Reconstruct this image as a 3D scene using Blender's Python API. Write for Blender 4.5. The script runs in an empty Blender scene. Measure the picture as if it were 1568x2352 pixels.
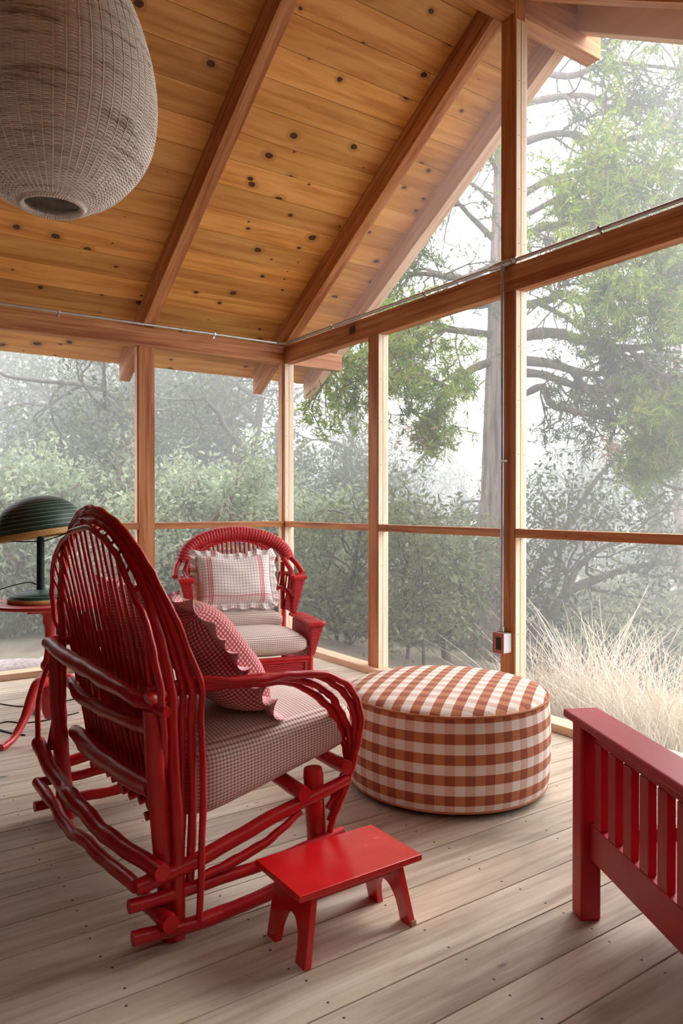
import bpy, math, random
import numpy as np
from mathutils import Vector, Matrix

# ---------------------------------------------------------------- camera, sky, exposure
S = bpy.context.scene
COL = S.collection
YAW = math.atan2(.5655, .8245)
cam_d = bpy.data.cameras.new('camera')
cam = bpy.data.objects.new('camera', cam_d)
COL.objects.link(cam)
cam.location = (0, 0, 1.25)
cam.rotation_euler = (math.radians(90) - math.atan(13 / 1689.), 0, -YAW)
cam_d.sensor_fit = 'VERTICAL'
cam_d.sensor_height = 36
cam_d.lens = 1689. / 2352 * 36
cam_d.clip_start = .02
cam_d.clip_end = 300
cam_d.dof.use_dof = True
cam_d.dof.focus_distance = 3.3
cam_d.dof.aperture_fstop = 4.5
S.camera = cam

world = bpy.data.worlds.new('overcast_sky')
S.world = world
world.use_nodes = True
wn = world.node_tree.nodes
wl = world.node_tree.links
wn.clear()
w_out = wn.new('ShaderNodeOutputWorld')
w_bg = wn.new('ShaderNodeBackground')
w_tc = wn.new('ShaderNodeTexCoord')
w_sep = wn.new('ShaderNodeSeparateXYZ')
w_ramp = wn.new('ShaderNodeValToRGB')
wl.new(w_tc.outputs['Generated'], w_sep.inputs[0])
wl.new(w_sep.outputs['Z'], w_ramp.inputs[0])
w_ramp.color_ramp.elements[0].position = 0.0
w_ramp.color_ramp.elements[0].color = (.86, .90, .94, 1)
w_ramp.color_ramp.elements[1].position = .8
w_ramp.color_ramp.elements[1].color = (.96, .98, 1, 1)
wl.new(w_ramp.outputs[0], w_bg.inputs['Color'])
w_bg.inputs['Strength'].default_value = 1.0
wl.new(w_bg.outputs[0], w_out.inputs['Surface'])

# the fog outside glows with one broad, soft direction of daylight from beyond the gable
sun_d = bpy.data.lights.new('soft_daylight', 'SUN')
sun_d.energy = 2.4
sun_d.angle = math.radians(50)
sun_d.color = (1, .98, .95)
sun = bpy.data.objects.new('soft_daylight', sun_d)
COL.objects.link(sun)
sun.rotation_euler = Vector((-.86, -.20, -.46)).to_track_quat('-Z', 'Y').to_euler()

S.view_settings.view_transform = 'Standard'
S.view_settings.look = 'None'
S.view_settings.gamma = 1
S.view_settings.use_curve_mapping = False
S.view_settings.exposure = 2.80
S.cycles.max_bounces = 8
S.cycles.adaptive_threshold = .03
S.cycles.diffuse_bounces = 4
S.cycles.glossy_bounces = 3
S.cycles.transmission_bounces = 4
S.cycles.transparent_max_bounces = 14
S.cycles.volume_bounces = 0
S.cycles.time_limit = 1150
S.cycles.sample_clamp_indirect = 6
S.cycles.use_denoising = True

random.seed(7)
RNG = np.random.default_rng(7)
R_ = math.radians

# ---------------------------------------------------------------- mesh helper
def nrm(v):
    v = np.asarray(v, float)
    n = np.linalg.norm(v)
    return v / n if n > 1e-12 else v

class M:
    def __init__(s):
        s.v = []; s.f = []; s.uv = []; s.mi = []; s.n = 0; s.cur = 0
    def add(s, vs, fs, uvs=None):
        s.v.append(np.asarray(vs, float).reshape(-1, 3))
        for k, f in enumerate(fs):
            s.f.append([i + s.n for i in f])
            s.uv.append(uvs[k] if uvs is not None else [(0., 0.)] * len(f))
            s.mi.append(s.cur)
        s.n += len(s.v[-1])
        return s
    def box(s, lo, hi, grain=None, A=None):
        """axis box from lo to hi; A = 4x4/callable applied to its points; grain = axis index of the wood grain"""
        lo = np.minimum(lo, hi) * 1.; hi = np.maximum(lo, hi) * 1.
        x0, y0, z0 = lo; x1, y1, z1 = hi
        vs = np.array([(x0,y0,z0),(x1,y0,z0),(x1,y1,z0),(x0,y1,z0),(x0,y0,z1),(x1,y0,z1),(x1,y1,z1),(x0,y1,z1)])
        fs = [(0,3,2,1),(4,5,6,7),(0,1,5,4),(1,2,6,5),(2,3,7,6),(3,0,4,7)]
        nax = [2,2,1,0,1,0]
        if grain is None: grain = int(np.argmax(hi - lo))
        ou, ov = random.random() * 9, random.random() * 9
        uvs = []
        for f, na in zip(fs, nax):
            if na == grain:
                a, b = [i for i in range(3) if i != na]
                uvs.append([(vs[i][a] * .2 + ou, vs[i][b] + ov) for i in f])
            else:
                b = [i for i in range(3) if i not in (na, grain)][0]
                uvs.append([(vs[i][grain] + ou, vs[i][b] + ov + na * .31) for i in f])
        if A is not None: vs = np.array([A(p) for p in vs])
        return s.add(vs, fs, uvs)
    def hexa(s, p8, glen=None):
        """eight corners, bottom four (ccw from above) then top four"""
        vs = np.array(p8, float)
        fs = [(0,3,2,1),(4,5,6,7),(0,1,5,4),(1,2,6,5),(2,3,7,6),(3,0,4,7)]
        ax = nrm(glen) if glen is not None else nrm(vs[4] - vs[0])
        t = nrm(np.cross(ax, (.31, .52, .79))); b = np.cross(ax, t)
        ou, ov = random.random() * 9, random.random() * 9
        uvs = [[(vs[i] @ ax + ou, vs[i] @ t + vs[i] @ b * .8 + ov) for i in f] for f in fs]
        return s.add(vs, fs, uvs)
    def beam(s, a, b, w, h, up=(0, 0, 1), roll=0):
        """rectangular bar from a to b, w across, h along up"""
        a = np.asarray(a, float); b = np.asarray(b, float)
        d = nrm(b - a); r = nrm(np.cross(d, up)); u = np.cross(r, d)
        if roll: r, u = r * math.cos(roll) + u * math.sin(roll), u * math.cos(roll) - r * math.sin(roll)
        r = r * w / 2; u = u * h / 2
        return s.hexa([a - r - u, a + r - u, b + r - u, b - r - u, a - r + u, a + r + u, b + r + u, b - r + u], b - a)
    def tube(s, path, rad, n=10, caps=True, closed=False):
        P = np.asarray(path, float); m = len(P)
        rad = np.full(m, rad, float) if np.isscalar(rad) else np.asarray(rad, float)
        T = np.gradient(P, axis=0) if not closed else np.roll(P, -1, 0) - np.roll(P, 1, 0)
        T /= np.maximum(np.linalg.norm(T, axis=1), 1e-9)[:, None]
        ref = np.array((0, 0, 1.)) if abs(T[0][2]) < .9 else np.array((1., 0, 0))
        nn = nrm(np.cross(T[0], ref)); N = [nn]
        for i in range(1, m):
            nn = nn - T[i] * (nn @ T[i]); nn = nrm(nn); N.append(nn)
        N = np.array(N); B = np.cross(T, N)
        a = np.arange(n) * 2 * math.pi / n
        ring = N[:, None, :] * np.cos(a)[None, :, None] + B[:, None, :] * np.sin(a)[None, :, None]
        V = (P[:, None, :] + ring * rad[:, None, None]).reshape(-1, 3)
        L = np.concatenate([[0], np.cumsum(np.linalg.norm(np.diff(P, axis=0), axis=1))])
        fs = []; uvs = []
        r0 = float(rad.mean())
        for i in range(m if closed else m - 1):
            i2 = (i + 1) % m
            l0, l1 = L[i], (L[i2] if i2 else L[-1] + .02)
            for j in range(n):
                k = (j + 1) % n
                fs.append((i*n+j, i*n+k, i2*n+k, i2*n+j))
                v0, v1 = j / n * 6.28 * r0, (j + 1) / n * 6.28 * r0
                uvs.append([(l0, v0), (l0, v1), (l1, v1), (l1, v0)])
        s.add(V, fs, uvs)
        if caps and not closed:
            s.add(V[:n].copy(), [tuple(range(n))[::-1]], [[(0, 0)] * n])
            s.add(V[-n:].copy(), [tuple(range(n))], [[(0, 0)] * n])
        return s
    def lathe(s, prof, c=(0, 0, 0), n=32, A=None, capb=False, capt=False):
        c = np.asarray(c, float); prof = [(float(r), float(z)) for r, z in prof]
        a = np.arange(n) * 2 * math.pi / n
        V = []; 
        for r, z in prof:
            V.append(np.stack([np.cos(a) * r, np.sin(a) * r, np.full(n, z)], 1))
        V = np.concatenate(V)
        L = [0]
        for p, q in zip(prof[:-1], prof[1:]): L.append(L[-1] + math.hypot(q[0]-p[0], q[1]-p[1]))
        if A is not None: V = np.array([A(p) for p in V])
        V = V + c
        fs = []; uvs = []
        for i in range(len(prof) - 1):
            for j in range(n):
                k = (j + 1) % n
                fs.append((i*n+j, i*n+k, (i+1)*n+k, (i+1)*n+j))
                uvs.append([(j / n, L[i]), ((j + 1) / n, L[i]), ((j + 1) / n, L[i+1]), (j / n, L[i+1])])
        if capb: fs.append(tuple(range(n))[::-1]); uvs.append([(V[i][0], V[i][1]) for i in fs[-1]])
        if capt:
            b = (len(prof) - 1) * n
            fs.append(tuple(b + i for i in range(n))); uvs.append([(V[i][0], V[i][1]) for i in fs[-1]])
        return s.add(V, fs, uvs)
    def prism(s, poly, O, U, V, W):
        """polygon (u,v) in plane O,U,V extruded by vector W; quads strip must be convex-safe via ngon"""
        O, U, V, W = [np.asarray(x, float) for x in (O, U, V, W)]
        n = len(poly)
        a = np.array([O + U * p[0] + V * p[1] for p in poly]); b = a + W
        s.add(np.concatenate([a, b]), [tuple(range(n))[::-1], tuple(range(n, 2*n))],
              [[(poly[i][1], poly[i][0]) for i in range(n)][::-1], [(poly[i][1], poly[i][0]) for i in range(n)]])
        q = []; 
        for i in range(n):
            j = (i + 1) % n
            q.append((i, j, n + j, n + i))
        return s.add(np.concatenate([a, b]), q, [[(0, 0), (.1, 0), (.1, .02), (0, .02)]] * n)
    def grid(s, P, uvf=None, closeu=False):
        """P: (a,b,3) array of points"""
        P = np.asarray(P, float); a, b = P.shape[:2]
        fs = []; uvs = []
        for i in range(a if closeu else a - 1):
            i2 = (i + 1) % a
            for j in range(b - 1):
                fs.append((i*b+j, i2*b+j, i2*b+j+1, i*b+j+1))
                if uvf is not None:
                    uvs.append([uvf(i, j), uvf(i + 1, j), uvf(i + 1, j + 1), uvf(i, j + 1)])
                else: uvs.append([(i / a, j / b), ((i+1) / a, j / b), ((i+1) / a, (j+1) / b), (i / a, (j+1) / b)])
        return s.add(P.reshape(-1, 3), fs, uvs)
    def build(s, name, mat, parent=None, smooth=False, bevel=0, loc=None):
        me = bpy.data.meshes.new(name)
        V = np.concatenate(s.v)
        if loc is not None: V = V - np.asarray(loc)
        me.from_pydata(V.tolist(), [], s.f)
        uvl = me.uv_layers.new(name='UVMap')
        flat = np.array([c for f in s.uv for p in f for c in p], dtype=np.float32)
        uvl.data.foreach_set('uv', flat)
        for m in (mat if isinstance(mat, (list, tuple)) else [mat]): me.materials.append(m)
        me.polygons.foreach_set('material_index', np.array(s.mi, dtype=np.int32))
        if smooth: me.polygons.foreach_set('use_smooth', np.ones(len(s.f), dtype=bool))
        me.update()
        o = bpy.data.objects.new(name, me)
        COL.objects.link(o)
        if loc is not None: o.location = loc
        if parent is not None:
            o.parent = parent
            if loc is None:      # mesh built in world space: bring it to the parent's frame
                o.matrix_parent_inverse = parent_world(parent).inverted()
        if bevel:
            b = o.modifiers.new('bevel', 'BEVEL'); b.width = bevel; b.segments = 2; b.limit_method = 'ANGLE'
            b.angle_limit = R_(40)
        return o

def parent_world(p):
    m = Matrix.LocRotScale(p.location, p.rotation_euler, p.scale)
    if p.parent: m = parent_world(p.parent) @ p.matrix_parent_inverse @ m
    return m

def tag(o, label, cat, group=None, kind=None):
    o['label'] = label; o['category'] = cat
    if group: o['group'] = group
    if kind: o['kind'] = kind
    return o
def thing(name, label, cat, loc=(0, 0, 0), rz=0, group=None):
    o = bpy.data.objects.new(name, None); COL.objects.link(o)
    o.location = loc; o.rotation_euler = (0, 0, rz); o.empty_display_size = .1
    return tag(o, label, cat, group)
def struct(name, label=None, loc=(0, 0, 0), cat='structure'):
    o = bpy.data.objects.new(name, None); COL.objects.link(o); o.location = loc
    o['kind'] = 'structure'
    if label: o['label'] = label
    o['category'] = cat
    return o

def cat_rom(pts, k=6):
    P = np.asarray(pts, float)
    if len(P) < 3:
        t = np.linspace(0, 1, k + 1)[:, None]
        return P[0] * (1 - t) + P[-1] * t
    Q = np.concatenate([[2*P[0]-P[1]], P, [2*P[-1]-P[-2]]])
    out = []
    for i in range(1, len(Q) - 2):
        p0, p1, p2, p3 = Q[i-1], Q[i], Q[i+1], Q[i+2]
        for t in np.arange(k) / k:
            out.append(.5 * ((2*p1) + (-p0+p2)*t + (2*p0-5*p1+4*p2-p3)*t*t + (-p0+3*p1-3*p2+p3)*t**3))
    out.append(P[-1])
    return np.array(out)
def lerp_r(rads, m):
    return np.interp(np.linspace(0, 1, m), np.linspace(0, 1, len(rads)), rads)
def twig(m, pts, rads, n=10, k=6, wob=.0, bump=.05, caps=True):
    """natural stick along pts"""
    P = cat_rom(pts, k)
    if wob:
        w = RNG.normal(0, wob, P.shape); w[0] = w[-1] = 0
        ker = np.array([.25, .5, .25])
        for c in range(3): w[:, c] = np.convolve(w[:, c], ker, 'same')
        P = P + w
    rr = lerp_r(np.atleast_1d(rads) if not np.isscalar(rads) else [rads, rads], len(P))
    rr = rr * (1 + RNG.normal(0, bump, len(P)))
    m.tube(P, rr, n, caps)
    return m

# ---------------------------------------------------------------- materials
class Mat:
    def __init__(s, name):
        s.m = bpy.data.materials.new(name); s.m.use_nodes = True
        s.nt = s.m.node_tree; s.b = s.nt.nodes['Principled BSDF']; s.out = s.nt.nodes['Material Output']
    def n(s, t, **kw):
        nd = s.nt.nodes.new('ShaderNode' + t)
        for k, v in kw.items():
            if hasattr(nd, k): setattr(nd, k, v)
            else: nd.inputs[k].default_value = v
        return nd
    def l(s, a, b): s.nt.links.new(a, b)
    def math(s, op, a, b=None, clamp=False):
        nd = s.n('Math', operation=op, use_clamp=clamp)
        for i, x in enumerate((a, b)):
            if x is None: continue
            if hasattr(x, 'links'): s.l(x, nd.inputs[i])
            else: nd.inputs[i].default_value = x
        return nd.outputs[0]
    def mix(s, f, a, b, bt='MIX'):
        nd = s.n('Mix', data_type='RGBA', blend_type=bt)
        for i, x in ((0, f), (6, a), (7, b)):
            if hasattr(x, 'links'): s.l(x, nd.inputs[i])
            else: nd.inputs[i].default_value = x if i == 0 else (*x, 1)
        return nd.outputs[2]
    def ramp(s, f, stops):
        nd = s.n('ValToRGB'); cr = nd.color_ramp
        while len(cr.elements) < len(stops): cr.elements.new(.5)
        for e, (p, c) in zip(cr.elements, stops): e.position = p; e.color = (*c, 1) if len(c) == 3 else c
        s.l(f, nd.inputs[0]); return nd.outputs[0]
    def uv(s, sx=1, sy=1, sz=1):
        tc = s.n('TexCoord'); mp = s.n('Mapping'); mp.inputs['Scale'].default_value = (sx, sy, sz)
        s.l(tc.outputs['UV'], mp.inputs['Vector']); return mp.outputs[0]
    def obj(s, sx=1, sy=1, sz=1):
        tc = s.n('TexCoord'); mp = s.n('Mapping'); mp.inputs['Scale'].default_value = (sx, sy, sz)
        s.l(tc.outputs['Object'], mp.inputs['Vector']); return mp.outputs[0]
    def noise(s, vec, scale=5, detail=4, rough=.5, dist=0):
        nd = s.n('TexNoise'); nd.inputs['Scale'].default_value = scale; nd.inputs['Detail'].default_value = detail
        nd.inputs['Roughness'].default_value = rough; nd.inputs['Distortion'].default_value = dist
        if vec is not None: s.l(vec, nd.inputs['Vector'])
        return nd.outputs[0]
    def island(s): return s.n('NewGeometry').outputs['Random Per Island']
    def bump(s, h, strength=.3, dist=.01):
        nd = s.n('Bump'); nd.inputs['Strength'].default_value = strength; nd.inputs['Distance'].default_value = dist
        s.l(h, nd.inputs['Height']); s.l(nd.outputs[0], s.b.inputs['Normal'])
    def fin(s, col=None, rough=.5, **kw):
        if col is not None:
            if hasattr(col, 'links'): s.l(col, s.b.inputs['Base Color'])
            else: s.b.inputs['Base Color'].default_value = (*col, 1)
        if hasattr(rough, 'links'): s.l(rough, s.b.inputs['Roughness'])
        else: s.b.inputs['Roughness'].default_value = rough
        for k, v in kw.items(): s.b.inputs[k].default_value = v
        return s.m

def wood(name, dark, mid, light, rough=.6, gs=(1.6, 28), knots=0, kscale=3.2, islandv=.35, bump=.15, kcol=(.09, .03, .012), spec=.3):
    m = Mat(name)
    v = m.uv(gs[0], gs[1], 1)
    n1 = m.noise(v, 1.0, 5, .6, .6)
    n2 = m.noise(m.uv(.7, 5), 1.0, 3, .5, 1.2)
    f = m.math('ADD', m.math('MULTIPLY', n1, .6), m.math('MULTIPLY', n2, .4))
    c = m.ramp(f, [(.38, dark), (.5, mid), (.62, light)])
    isl = m.island()
    k = m.math('ADD', m.math('MULTIPLY', isl, islandv), 1 - islandv * .55)
    cc = m.n('CombineColor'); 
    for i in range(3): m.l(k, cc.inputs[i])
    c = m.mix(1.0, c, cc.outputs[0], 'MULTIPLY')
    if knots:
        nv = m.n('TexNoise'); nv.inputs['Scale'].default_value = 9; m.l(m.uv(1, 1), nv.inputs['Vector'])
        vm = m.n('VectorMath', operation='MULTIPLY_ADD'); m.l(nv.outputs['Color'], vm.inputs[0])
        vm.inputs[1].default_value = (.03, .02, 0); m.l(m.uv(1, 1), vm.inputs[2])
        mp = m.n('Mapping'); mp.inputs['Scale'].default_value = (kscale, kscale * 1.35, 1); m.l(vm.outputs[0], mp.inputs[0])
        vo = m.n('TexVoronoi', voronoi_dimensions='2D'); vo.inputs['Scale'].default_value = 1
        vo.inputs['Randomness'].default_value = 1; m.l(mp.outputs[0], vo.inputs['Vector'])
        sc = m.n('SeparateColor'); m.l(vo.outputs['Color'], sc.inputs[0])
        rad = m.math('MULTIPLY', m.math('SUBTRACT', sc.outputs[0], 1 - knots), .15 / knots)
        core = m.math('MULTIPLY', m.math('SUBTRACT', rad, vo.outputs['Distance']), 60, True)
        halo = m.math('MULTIPLY', m.math('SUBTRACT', m.math('MULTIPLY', rad, 2.3), vo.outputs['Distance']), 9, True)
        c = m.mix(m.math('MULTIPLY', halo, .45), c, tuple(x * .55 for x in dark))
        c = m.mix(core, c, kcol)
    m.bump(n1, bump, .004)
    return m.fin(c, rough, **{'Specular IOR Level': spec})

def paint(name, col, rough=.35, var=.12, bump=.05, bscale=60, spec=.5, coat=0):
    m = Mat(name)
    n1 = m.noise(m.obj(), 14, 3, .5)
    c = m.ramp(n1, [(.3, tuple(x * (1 - var) for x in col)), (.7, tuple(min(1, x * (1 + var)) for x in col))])
    m.bump(m.noise(m.obj(), bscale, 3, .6), bump, .003)
    r = m.math('ADD', m.math('MULTIPLY', n1, .25), rough - .12)
    return m.fin(c, r, **{'Specular IOR Level': spec, 'Coat Weight': coat, 'Coat Roughness': .2})

FIR = wood('fir_lumber', (.33, .10, .034), (.52, .205, .08), (.68, .33, .145), .55, (1.2, 34), .12, 1.6, .3)
PALE = wood('pale_pine_strip', (.66, .50, .34), (.80, .64, .47), (.88, .74, .58), .6, (1, 30), 0, 3, .15)
FIRL = wood('outdoor_fir', (.55, .32, .20), (.72, .46, .31), (.82, .57, .41), .6, (1.2, 34), .08, 1.6, .2)
PINE = wood('knotty_pine_board', (.56, .235, .052), (.74, .355, .095), (.84, .45, .15), .42, (1.1, 16), .60, 4.2, .30, .08)
ROOF = Mat('roof_underlay').fin((.07, .05, .04), .9)
SCREW = Mat('screw_head').fin((.04, .035, .03), .6)

def deck_material():
    m = Mat('weathered_deck_board')
    n1 = m.noise(m.uv(1.5, 34), 1.0, 6, .62, .5)
    n2 = m.noise(m.uv(.9, 6), 1.0, 3, .5, 1.5)
    f = m.math('ADD', m.math('MULTIPLY', n1, .55), m.math('MULTIPLY', n2, .45))
    c = m.ramp(f, [(.3, (.30, .205, .14)), (.48, (.52, .42, .32)), (.68, (.70, .61, .50))])
    isl = m.island()
    k = m.math('ADD', m.math('MULTIPLY', isl, .28), .82)
    cc = m.n('CombineColor')
    for i in range(3): m.l(k, cc.inputs[i])
    c = m.mix(1.0, c, cc.outputs[0], 'MULTIPLY')
    # broad brown weather stains
    st = m.noise(m.uv(.8, 2.2), 1.0, 4, .6, .6)
    c = m.mix(m.math('MULTIPLY', m.math('SUBTRACT', st, .54), 2.6, True), c, (.17, .115, .08))
    # dark knots
    vo = m.n('TexVoronoi', voronoi_dimensions='2D'); vo.inputs['Scale'].default_value = 1
    m.l(m.uv(1.6, 4.4), vo.inputs['Vector'])
    sc = m.n('SeparateColor'); m.l(vo.outputs['Color'], sc.inputs[0])
    rad = m.math('MULTIPLY', m.math('SUBTRACT', sc.outputs[0], .62), .22)
    kn = m.math('MULTIPLY', m.math('SUBTRACT', rad, vo.outputs['Distance']), 26, True)
    c = m.mix(m.math('MULTIPLY', kn, .8), c, (.06, .04, .03))
    # screw heads on the joist lines
    tc = m.n('TexCoord'); sp = m.n('SeparateXYZ'); m.l(tc.outputs['Object'], sp.inputs[0])
    fx = m.math('SUBTRACT', m.math('FRACT', m.math('DIVIDE', m.math('ADD', sp.outputs[0], m.math('MULTIPLY', isl, .03)), .41)), .5)
    fy0 = m.math('FRACT', m.math('DIVIDE', m.math('SUBTRACT', sp.outputs[1], 1.505), .172))
    fy = m.math('SUBTRACT', m.math('ABSOLUTE', m.math('SUBTRACT', fy0, .5)), .30)
    dx = m.math('MULTIPLY', fx, .41); dy = m.math('MULTIPLY', fy, .172)
    d = m.math('SQRT', m.math('ADD', m.math('MULTIPLY', dx, dx), m.math('MULTIPLY', dy, dy)))
    sm = m.math('MULTIPLY', m.math('SUBTRACT', .0045, d), 900, True)
    c = m.mix(sm, c, (.03, .02, .018))
    m.bump(n1, .25, .004)
    return m.fin(c, m.math('ADD', m.math('MULTIPLY', n2, .25), .42), **{'Specular IOR Level': .35})
DECK = deck_material()

RED = paint('glossy_red_willow_paint', (.50, .006, .012), .36, .15, .25, 45)
REDW = paint('red_wicker_paint', (.56, .012, .018), .42, .15, .1, 60)
REDB = paint('red_bench_paint', (.44, .004, .012), .45, .06, .04, 40)
REDS = paint('red_stool_paint', (.60, .010, .012), .22, .08, .06, 30, .6)
GREY = paint('galvanised_metal', (.50, .50, .50), .38, .1, .02, 30)
GREY.node_tree.nodes['Principled BSDF'].inputs['Metallic'].default_value = .75
STEEL = paint('steel_box', (.62, .63, .65), .45, .04, .02, 30)
RUSTP = paint('reddish_cover_plate', (.42, .13, .10), .45, .1, .02)
BLACK = Mat('black_plastic').fin((.012, .011, .010), .4)
CHIP = Mat('bare_wood_chip').fin((.42, .27, .12), .7)

def weave(name, col, dark, su, sv, rough=.5, strength=.6, stain=None):
    """rows of woven strands on the UV of a surface: su strands round, sv rows per metre"""
    m = Mat(name)
    tc = m.n('TexCoord'); sp = m.n('SeparateXYZ'); m.l(tc.outputs['UV'], sp.inputs[0])
    u = m.math('MULTIPLY', sp.outputs[0], su); v = m.math('MULTIPLY', sp.outputs[1], sv)
    row = m.math('FLOOR', v)
    ph = m.math('MULTIPLY', m.math('MODULO', row, 2), .5)
    fu = m.math('ABSOLUTE', m.math('SUBTRACT', m.math('FRACT', m.math('ADD', u, ph)), .5))
    fv = m.math('ABSOLUTE', m.math('SUBTRACT', m.math('FRACT', v), .5))
    h = m.math('SUBTRACT', 1, m.math('MAXIMUM', m.math('MULTIPLY', m.math('POWER', m.math('MULTIPLY', fu, 2), 4), .9),
                                     m.math('POWER', m.math('MULTIPLY', fv, 2), 2)))
    c = m.ramp(h, [(.05, dark), (.5, col)])
    if stain is not None:
        n = m.noise(m.uv(3, 40), 1.0, 3, .6)
        c = m.mix(m.math('MULTIPLY', m.math('SUBTRACT', n, .55), 3.5, True), c, stain)
    m.bump(h, strength, .004)
    return m.fin(c, rough)

def gingham(name, pitch, white, mid, dark, rough=.9, duty=.5, rot=0, line=None, weave_b=.15, sheen=.2):
    m = Mat(name)
    tc = m.n('TexCoord'); mp = m.n('Mapping'); mp.inputs['Rotation'].default_value = (0, 0, rot)
    m.l(tc.outputs['UV'], mp.inputs[0])
    sp = m.n('SeparateXYZ'); m.l(mp.outputs[0], sp.inputs[0])
    a = m.math('LESS_THAN', m.math('FRACT', m.math('DIVIDE', sp.outputs[0], pitch)), duty)
    b = m.math('LESS_THAN', m.math('FRACT', m.math('DIVIDE', sp.outputs[1], pitch)), duty)
    c = m.mix(a, white, mid)
    c2 = m.mix(a, line or mid, dark)
    c = m.mix(b, c, c2)
    n = m.noise(m.uv(1, 1), 900, 2)
    c = m.mix(m.math('MULTIPLY', n, .18), c, (.5, .42, .36))
    m.bump(m.noise(m.uv(1, 1), 700, 2), weave_b, .001)
    return m.fin(c, rough, **{'Specular IOR Level': .2, 'Sheen Weight': sheen})

# ---------------------------------------------------------------- the room: floor, walls, roof
XR, YF = 3.315, 5.741            # inner faces of the right and left screen walls
XB, YB = -2.7, -.9               # solid house walls
OUTX, OUTY = 3.405, 5.835        # outer faces

fm = M()
k = 0
y = 1.505 - .172 * 14
while y < OUTY:
    x = XB
    cuts = [XB, OUTX + .01]
    for a, b in zip(cuts[:-1], cuts[1:]):
        fm.box((a + .001, y + .002, -.03), (b - .001, y + .170, 0), 0)
    y += .172; k += 1
fo = fm.build('floor', DECK, None, bevel=.002); tag(fo, 'weathered grey brown porch deck boards running under the furniture', 'floor', kind='structure')
fj = M()
for q in np.arange(XB + .2, OUTX, .41): fj.box((q, YB, -.2), (q + .04, OUTY, -.031), 1)
fj.build('joist', ROOF, fo)

# left wall (eave side, along X)
wlft = struct('wall_left', 'screened far wall of fir posts, rail and header beam left of the corner', (0, YF, 0))
wrgt = struct('wall_right', 'screened gable wall of fir posts and rails right of the corner', (XR, 0, 0))
DEP = .085
def post(wall, along, a, b, z0, z1, name='post', stop=True):
    """along 'x' on the left wall, 'y' on the right wall"""
    m = M(); 
    if along == 'x': m.box((a, YF, z0), (b, YF + DEP, z1), 2)
    else: m.box((XR, a, z0), (XR + DEP, b, z1), 2)
    return m.build(name, FIR, wall, bevel=.003)
# header beams
M().box((XB, YF, 2.53), (3.943, YF + DEP, 2.685), 0).build('header_beam', FIR, wlft, bevel=.004)
M().box((XR + .0005, YB, 2.53), (XR + DEP, YF - .001, 2.685), 1).build('header_beam', FIR, wrgt, bevel=.004)
# posts
for a, b in ((1.989, 2.114), (.20, .325)):
    post(wlft, 'x', a, b, .045, 2.529)
post(wrgt, 'y', 4.359, 4.478, .045, 2.529)
post(wrgt, 'y', 3.020, 3.130, .045, 2.529)
post(wrgt, 'y', 3.0195, 3.1305, 2.686, 4.40, 'king_post')
post(wrgt, 'y', 1.82, 1.93, .045, 2.529)
post(wrgt, 'y', 1.10, 1.21, .045, 2.529)
M().box((XR + .001, YF + .001, .045), (XR + DEP, YF + DEP, 2.529), 2).build('corner_post', FIR, wlft, bevel=.003)
# mid rails and base plates
segx = [(.325, 1.989), (2.114, XR)]
for a, b in segx:
    M().box((a, YF + .004, 1.066), (b, YF + DEP - .01, 1.117), 0).build('mid_rail', FIR, wlft, bevel=.003)
segy = [(YF, 4.478), (4.359, 3.130), (3.020, 1.93), (1.82, 1.21)]
for b, a in segy:
    M().box((XR + .004, a, 1.064), (XR + DEP - .01, b, 1.115), 1).build('mid_rail', FIR, wrgt, bevel=.003)
bl = M().box((XB, YF - .045, .0), (XR, YF + DEP, .045), 0).build('baseboard_left', FIRL, None, bevel=.003)
tag(bl, 'low timber sill plate along the floor under the far screens', 'baseboard', kind='structure')
br = M().box((XR - .045, YB, .0), (XR + DEP, YF - .046, .045), 1).build('baseboard_right', FIRL, None, bevel=.003)
tag(br, 'low timber sill plate along the floor under the gable screens', 'baseboard', kind='structure')
# pale stops lining the sides of the openings that face the viewer
def stop_y(y, z0, z1, par=None):      # on the -Y side of a post of the right wall
    m = M()
    m.box((XR + .004, y - .009, z0), (XR + .041, y - .0005, z1), 2)
    m.box((XR + .043, y - .011, z0), (XR + DEP + .006, y - .0005, z1), 2)
    for q in np.arange(z0 + .12, z1 - .05, .32):
        m.cur = 1
        for xx in (XR + .022, XR + .066): m.box((xx - .002, y - .0118, q), (xx + .002, y - .010, q + .004))
        m.cur = 0
    return m.build('screen_stop', [PALE, SCREW], wrgt)
for yy in (4.359, 3.020, YF):
    stop_y(yy, 1.117, 2.529); stop_y(yy, .046, 1.063)
stop_y(3.020, 2.686, 4.13)
def stop_x(x, z0, z1, s=-1):
    m = M(); m.box((x + s * .010, YF + .03, z0), (x + s * .0005, YF + DEP + .004, z1), 2)
    return m.build('screen_stop', FIRL, wlft)
for xx in (1.989, XR):
    stop_x(xx, 1.118, 2.529); stop_x(xx, .046, 1.065)

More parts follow.
